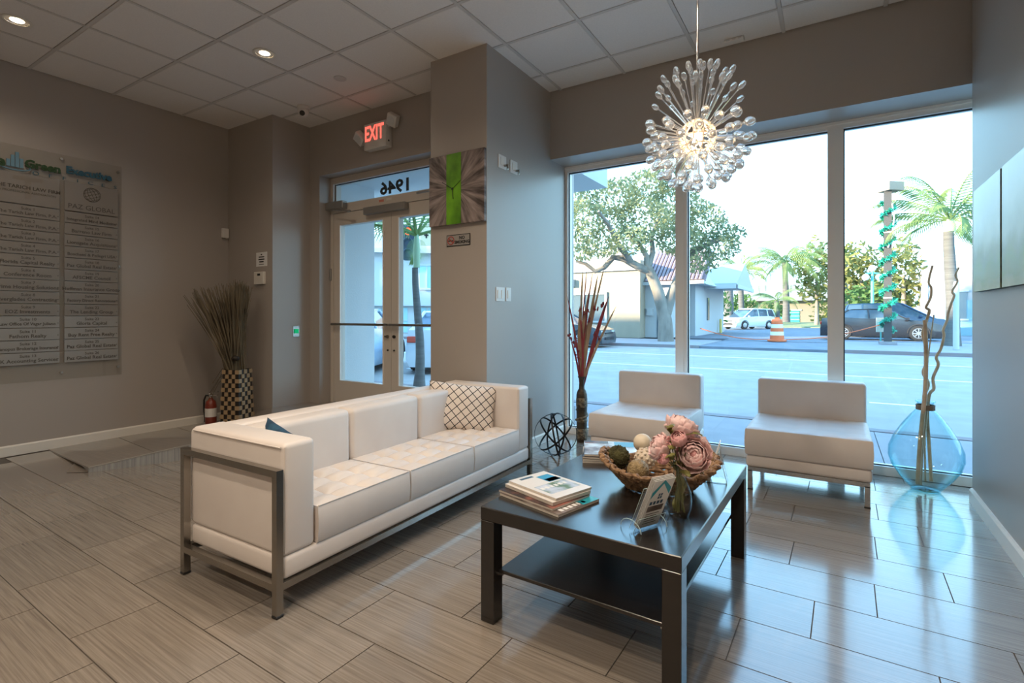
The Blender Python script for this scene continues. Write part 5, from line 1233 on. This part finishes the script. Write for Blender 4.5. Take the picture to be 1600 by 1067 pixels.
def barrel():
    b = ground(1214, 533); t = thing('traffic_barrel', 'orange and white striped traffic barrel in the driveway mouth', 'traffic barrel', tuple(b))
    MB().lathe([(0, 0), (.40, 0), (.40, .07), (.30, .09), (.295, .28)], 24).build('base', 'orange', t, smooth=True)
    zz = [.28, .45, .55, .72, .80]; rr = [.295, .275, .27, .25, .245]
    for i, (nm, mt) in enumerate((('white_stripe', 'reflective'), ('orange_band', 'orange'), ('white_stripe', 'reflective'), ('orange_band', 'orange'))):
        z0 = .28 + .17 * i; MB().lathe([(.295 - .018 * i, z0), (.285 - .018 * i, z0 + .17)], 24).build(nm, mt, t, smooth=True)
    MB().lathe([(.225, .96), (.20, 1.02), (.12, 1.04), (0, 1.04)], 24).build('top', 'orange', t, smooth=True); MB().box(-.1, .1, -.03, .03, 1.03, 1.1).build('handle', 'orange', t)
barrel()
def rope(label, pts):
    o = MB().tube([p - pts[0] for p in pts], .022, 5).build('caution_rope', 'orange', None, pts[0]); tag(o, label, 'rope', 'orange ropes closing off the lot')
rope('orange rope sagging from the gabled building to the traffic barrel', [at(1094, 513, 28), at(1120, 521, 26.6), at(1150, 527.5, 25.6), at(1180, 530.5, 24.8), at(1206, 530, 24.0)])
rope('orange rope running from the traffic barrel to the pole sign', [at(1222, 531, 24.2), at(1260, 529.5, 23.4), at(1300, 526, 23), at(1340, 517, 22), at(1374, 508, 21.3)])
def yard_sign():
    b = ground(1376, 537); t = thing('yard_sign', 'small cream sign board leaning by the garland pole', 'sign', tuple(b), YAW)
    MB().box(-.18, .18, -.02, .02, .5, 1.1).build('board', pm('cream_board', (.72, .70, .58)), t); MB().box(-.02, .03, -.015, .015, 0, .5).build('post', 'teal', t)
yard_sign()
tag(MB().prism([(-.1, 0), (0, 0), (.32, -.02), (.30, .06), (.05, .09), (-.02, .65), (-.1, .62)], -.04, .04, 'y').build('wheel_stop', pm('yellow_paint', (.62, .50, .20)), None, ground(1384, 534) + Vector((0, -.5, 0))), 'yellow painted barrier foot beside the garland pole', 'barrier')
tag(MB().lathe([(0, 0), (.09, 0), (.09, .9), (.06, .96), (0, .97)], 14).build('bollard', pm('yellow_bollard', (.72, .55, .16)), None, ground(1126, 520), smooth=True), 'yellow bollard in the driveway near the gabled building', 'bollard')
tag(MB().lathe([(0, 0), (.09, 0), (.085, 2.3), (.06, 2.4), (0, 2.4)], 12).build('white_post', 'whitetrim', None, ground(1494, 546), smooth=True), 'tall white post in front of the palm on the right', 'post')
# ---- cars
MT['tyre'] = pm('tyre_rubber', (.02, .02, .022), rough=.8); MT['carglass'] = pm('car_glass', (.05, .09, .13), rough=.06, spec=.9); MT['rim'] = pm('alloy_rim', (.55, .56, .57), rough=.3, metal=.8)
MT['redlamp'] = pm('tail_lamp', (.55, .06, .03), rough=.2); MT['headlamp'] = pm('head_lamp', (.75, .78, .80), rough=.1)
def car(label, loc, rz, L, Wd, Hh, paint, kind='sedan', wheel=.33, plate=None, paint_rough=.22):
    """local +x = front, z up, origin at ground centre"""
    t = thing('parked_car', label, 'car', loc, rz, None); pt = pm('car_paint_' + kind, paint, rough=paint_rough, spec=.6, coat=.5); hw = Wd / 2
    prof = {'sedan': [(-.5, .42, .62), (-.485, .70, .66), (-.36, .74, .67), (-.1, .70, .64), (.18, .68, .62), (.40, .60, .52), (.485, .50, .40), (.5, .38, .30)],
            'van': [(-.5, .45, .60), (-.49, .62, .60), (-.3, .64, .60), (0, .62, .58), (.26, .60, .56), (.42, .54, .46), (.49, .42, .36), (.5, .34, .30)]}[kind]
    belt = {'sedan': .66, 'van': .60}[kind]
    rows = []; zb = .17 * Hh / 1.45
    for (fx, zt, _) in prof:
        x = fx * L; nar = 1 - .10 * max(0, abs(fx) - .38) / .12; z1 = zt * Hh
        rows.append([(x, -hw * .90 * nar, zb), (x, -hw * nar, zb + .18), (x, -hw * nar, z1 * .72), (x, -hw * .93 * nar, z1), (x, hw * .93 * nar, z1), (x, hw * nar, z1 * .72), (x, hw * nar, zb + .18), (x, hw * .90 * nar, zb)])
    m = MB(); n = 8; vv = [p for r_ in rows for p in r_]; fs = []
    for i in range(len(rows) - 1):
        for j in range(n): fs.append((i * n + j, i * n + (j + 1) % n, (i + 1) * n + (j + 1) % n, (i + 1) * n + j))
    fs += [tuple(range(n)), tuple((len(rows) - 1) * n + j for j in range(n))]; m.add(vv, fs); m.build('body', pt, t, smooth=True)
    # glasshouse
    if kind == 'sedan': gp = [(-.40, .68), (-.25, .985), (.06, 1.0), (.255, .64)]; rp = [(-.26, .97), (-.22, 1.005), (.05, 1.02), (.085, .975)]
    else: gp = [(-.485, .62), (-.44, .95), (.06, .985), (.33, .58)]; rp = [(-.46, .94), (-.42, .99), (.03, 1.02), (.10, .96)]
    a = hw * .90; c = hw * .72
    def cab(pts, wa, wb, z0, z1):
        o = []
        for (fx, fz) in pts: f = (fz - z0) / (z1 - z0); w_ = wa + (wb - wa) * max(0, min(1, f)); o.append((fx * L, w_, fz * Hh))
        return o
    P = cab(gp, a, c, gp[0][1], 1.0); k = len(P)
    MB().add([(x, -y, z) for x, y, z in P] + [(x, y, z) for x, y, z in P], [tuple(range(k)), tuple(range(k, 2 * k))] + [(i, (i + 1) % k, k + (i + 1) % k, k + i) for i in range(k)]).build('windows', 'carglass', t)
    Pr = [(fx * L, c * 1.02, fz * Hh) for fx, fz in rp]; k = len(Pr)
    MB().add([(x, -y, z) for x, y, z in Pr] + [(x, y, z) for x, y, z in Pr], [tuple(range(k)), tuple(range(k, 2 * k))] + [(i, (i + 1) % k, k + (i + 1) % k, k + i) for i in range(k)]).build('roof', pt, t)
    for s in (-1, 1):
        for (i, j) in ((0, 1), (3, 2)):
            q0, q1 = P[i], P[j]; MB().tube([(q0[0], s * (q0[1] + .005), q0[2] - .03), (q1[0], s * (q1[1] + .005), q1[2])], .045, 6).build('pillar', pt, t)
        xm = (-.08 if kind == 'sedan' else -.06) * L; MB().tube([(xm, s * (a + .005), gp[0][1] * Hh - .03), (xm - .03, s * (c + .01), .985 * Hh)], .035, 6).build('pillar', pt, t)
        if kind == 'van': MB().tube([(-.3 * L, s * (a + .005), .6 * Hh), (-.3 * L, s * (c + .01), .97 * Hh)], .04, 6).build('pillar', pt, t)
        for fx in (-.30, .31):
            x = fx * L; w_ = MB().lathe([(wheel * .62, -.10), (wheel * .95, -.11), (wheel, -.07), (wheel, .07), (wheel * .95, .11), (wheel * .62, .10)], 24).build('wheel', 'tyre', t, smooth=True)
            w_.location = (x, s * (hw - .10), wheel); w_.rotation_euler = (R(90), 0, 0)
            rm = MB(); rm.lathe([(wheel * .64, -.10), (wheel * .66, .105), (wheel * .58, .105), (wheel * .56, -.02)], 24)
            for q in range(8): rm.box(.02, wheel * .6, -.022, .022, -s * .10 - .012, -s * .10 + .012, Matrix.Rotation(2 * PI * q / 8, 4, 'Z'))
            rm.cyl((0, 0, -s * .115), (0, 0, -s * .08), .06, n=10); rm.build('rim', 'rim', w_)
            MB().tube([(x + (wheel + .05) * math.cos(q), s * (hw + .002), wheel + (wheel + .05) * math.sin(q)) for q in [PI * i / 10 for i in range(11)]], .028, 5).build('wheel_arch', 'tyre', t)
        MB().rbox(.455 * L, .492 * L, s * hw * .62 - .16, s * hw * .62 + .16, .40 * Hh, .47 * Hh, r=.02, seg=2).build('headlamp', 'headlamp', t)
        MB().rbox(-.503 * L, -.47 * L, s * hw * .70 - .16, s * hw * .70 + .16, .50 * Hh, .60 * Hh, r=.02, seg=2).build('tail_lamp', 'redlamp', t)
        MB().rbox(.21 * L, .24 * L, s * (hw + .0) - .0 if s > 0 else -hw - .14, hw + .14 if s > 0 else -hw, belt * Hh - .02, belt * Hh + .11, r=.015, seg=1).build('side_mirror', pt, t)
        MB().box(.02 * L, .06 * L, s * hw - .008, s * hw + .008, .53 * Hh, .545 * Hh).build('door_handle', 'rim', t)
    MB().rbox(.492 * L, .508 * L, -hw * .5, hw * .5, .22 * Hh, .30 * Hh, r=.01, seg=1).build('grille', 'tyre', t); MB().box(.47 * L, .503 * L, -hw * .45, hw * .45, .385 * Hh, .425 * Hh).build('upper_grille', 'tyre', t)
    if plate: MB().box(plate * .503 * L - .012, plate * .503 * L + .012, -.16, .16, .33 * Hh, .44 * Hh).build('licence_plate', 'reflective', t)
    return t
vp = ground(1170, 514.5); car('white minivan parked nose left at the end of the driveway', (vp.x - .2, vp.y + 1.2, 0), R(236), 4.75, 1.95, 1.78, (.80, .82, .82), 'van', .36)
car('dark grey sedan parked side on behind the garland pole', (1.82, 31.2, 0), 0, 4.85, 1.85, 1.50, (.018, .022, .03), 'sedan', .36)
car('dark blue tall car behind the grey sedan', (2.75, 35.0, 0), R(0), 4.8, 1.9, 1.86, (.02, .06, .12), 'van', .37)
car('dark car at the far curb behind the tall reeds', (-10.35, 20.2, -.12), R(0), 4.9, 1.8, 1.45, (.03, .04, .05), 'sedan', .33)
sv = ground(672, 590, -.12); car('silver car parked with its plate toward the glass doors', (sv.x - 1.2, sv.y + 2.6, -.12), R(118), 4.7, 1.85, 1.42, (.62, .66, .70), 'sedan', .33, plate=-1)
sv2 = ground(590, 598, -.12); car('silver blue car half hidden behind the white porch pier', (sv2.x - 2.3, sv2.y + 1.2, -.12), R(120), 4.7, 1.85, 1.45, (.40, .50, .62), 'sedan', .33)
# ---- white two storey building past the doors
def corner_block():
    c = at(630, 500, 30); t = thing('two_storey_block', 'white two storey building seen through the glass doors', 'building', (c.x, c.y, -.1), YAW + R(8))
    MB().box(-5, 4.6, 0, 6, 0, 6.0).build('wall', 'whitetrim', t); MB().box(-5.2, 4.8, -.5, 6, 4.9, 5.15).build('eave', 'whitetrim', t)
    tq = pm('pale_teal_glass', (.35, .58, .62), rough=.15, spec=.7)
    for k in range(5):
        x = -4.6 + 1.85 * k; w = MB().box(x, x + .8, -.05, .05, 2.9, 4.2).build('window', tq, t); MB().box(x - .08, x + .88, -.1, -.04, 2.8, 2.9).box(x - .08, x + .88, -.1, -.04, 4.2, 4.3).box(x + .37, x + .43, -.1, -.04, 2.9, 4.2).build('window_frame', 'whitetrim', w)
        s = MB().box(x - .3, x + 1.15, -.05, .05, .3, 1.75).build('shop_window', tq, t); MB().box(x - .3, x + 1.15, -.1, -.04, .98, 1.04).box(x + .4, x + .46, -.1, -.04, .3, 1.75).build('window_bar', 'whitetrim', s)
    MB().box(-5, 4.6, -.35, 0, 1.85, 2.05).build('ledge', 'whitetrim', t)
    MB().box(-1.5, 2.2, .5, 5, 6.0, 7.4).build('roof_block', 'whitetrim', t)
corner_block()
def traffic_light():
    w = 14.; c = at(640, 378, w); t = thing('traffic_light', 'yellow backed black traffic signal hanging beyond the glass doors', 'traffic light', (c.x, c.y, c.z - .6), YAW)
    k = w / FPX; bx = pm('signal_housing', (.03, .05, .07), rough=.5)
    MB().rbox(-.16, .16, -.1, .1, .1, 1.05, r=.02, seg=1).build('housing', bx, t)
    for i, (z_, mt) in enumerate(((.87, emit_mat('red_signal', (1, .15, .06), 1.3)), (.57, bx), (.27, bx))):
        MB().lathe([(0, 0), (.10, 0), (.10, .02), (0, .03)], 18).build('lens', mt, t).matrix_local = Matrix.Translation((-.02, -.105, z_)) @ Matrix.Rotation(R(90), 4, 'X')
        MB().tube([(-.02 + .12 * math.cos(a), -.16, z_ + .12 * math.sin(a)) for a in [R(d) for d in range(-20, 201, 20)]], .02, 5).build('visor', bx, t)
    MB().cyl((0, 0, 1.05), (0, 0, 1.6), .03).build('hanger', 'pole', t); MB().cyl((2.2, 0, .5 - c.z), (2.2, 0, 1.8), .09, .06).build('mast', 'pole', t)
    MB().tube([(-3, 0, 1.66), (0, 0, 1.6), (2.2, 0, 1.65)], .02, 5).build('span_wire', 'pole', t)
    s = MB().box(.30, .62, -.02, .02, .5, 1.05).build('lane_sign', pm('pale_yellow_sign', (.80, .66, .42)), t); MB().box(.40, .52, -.03, -.02, .76, .80).box(.44, .48, -.03, -.02, .70, .88).build('arrow_mark', 'black', s)
traffic_light()
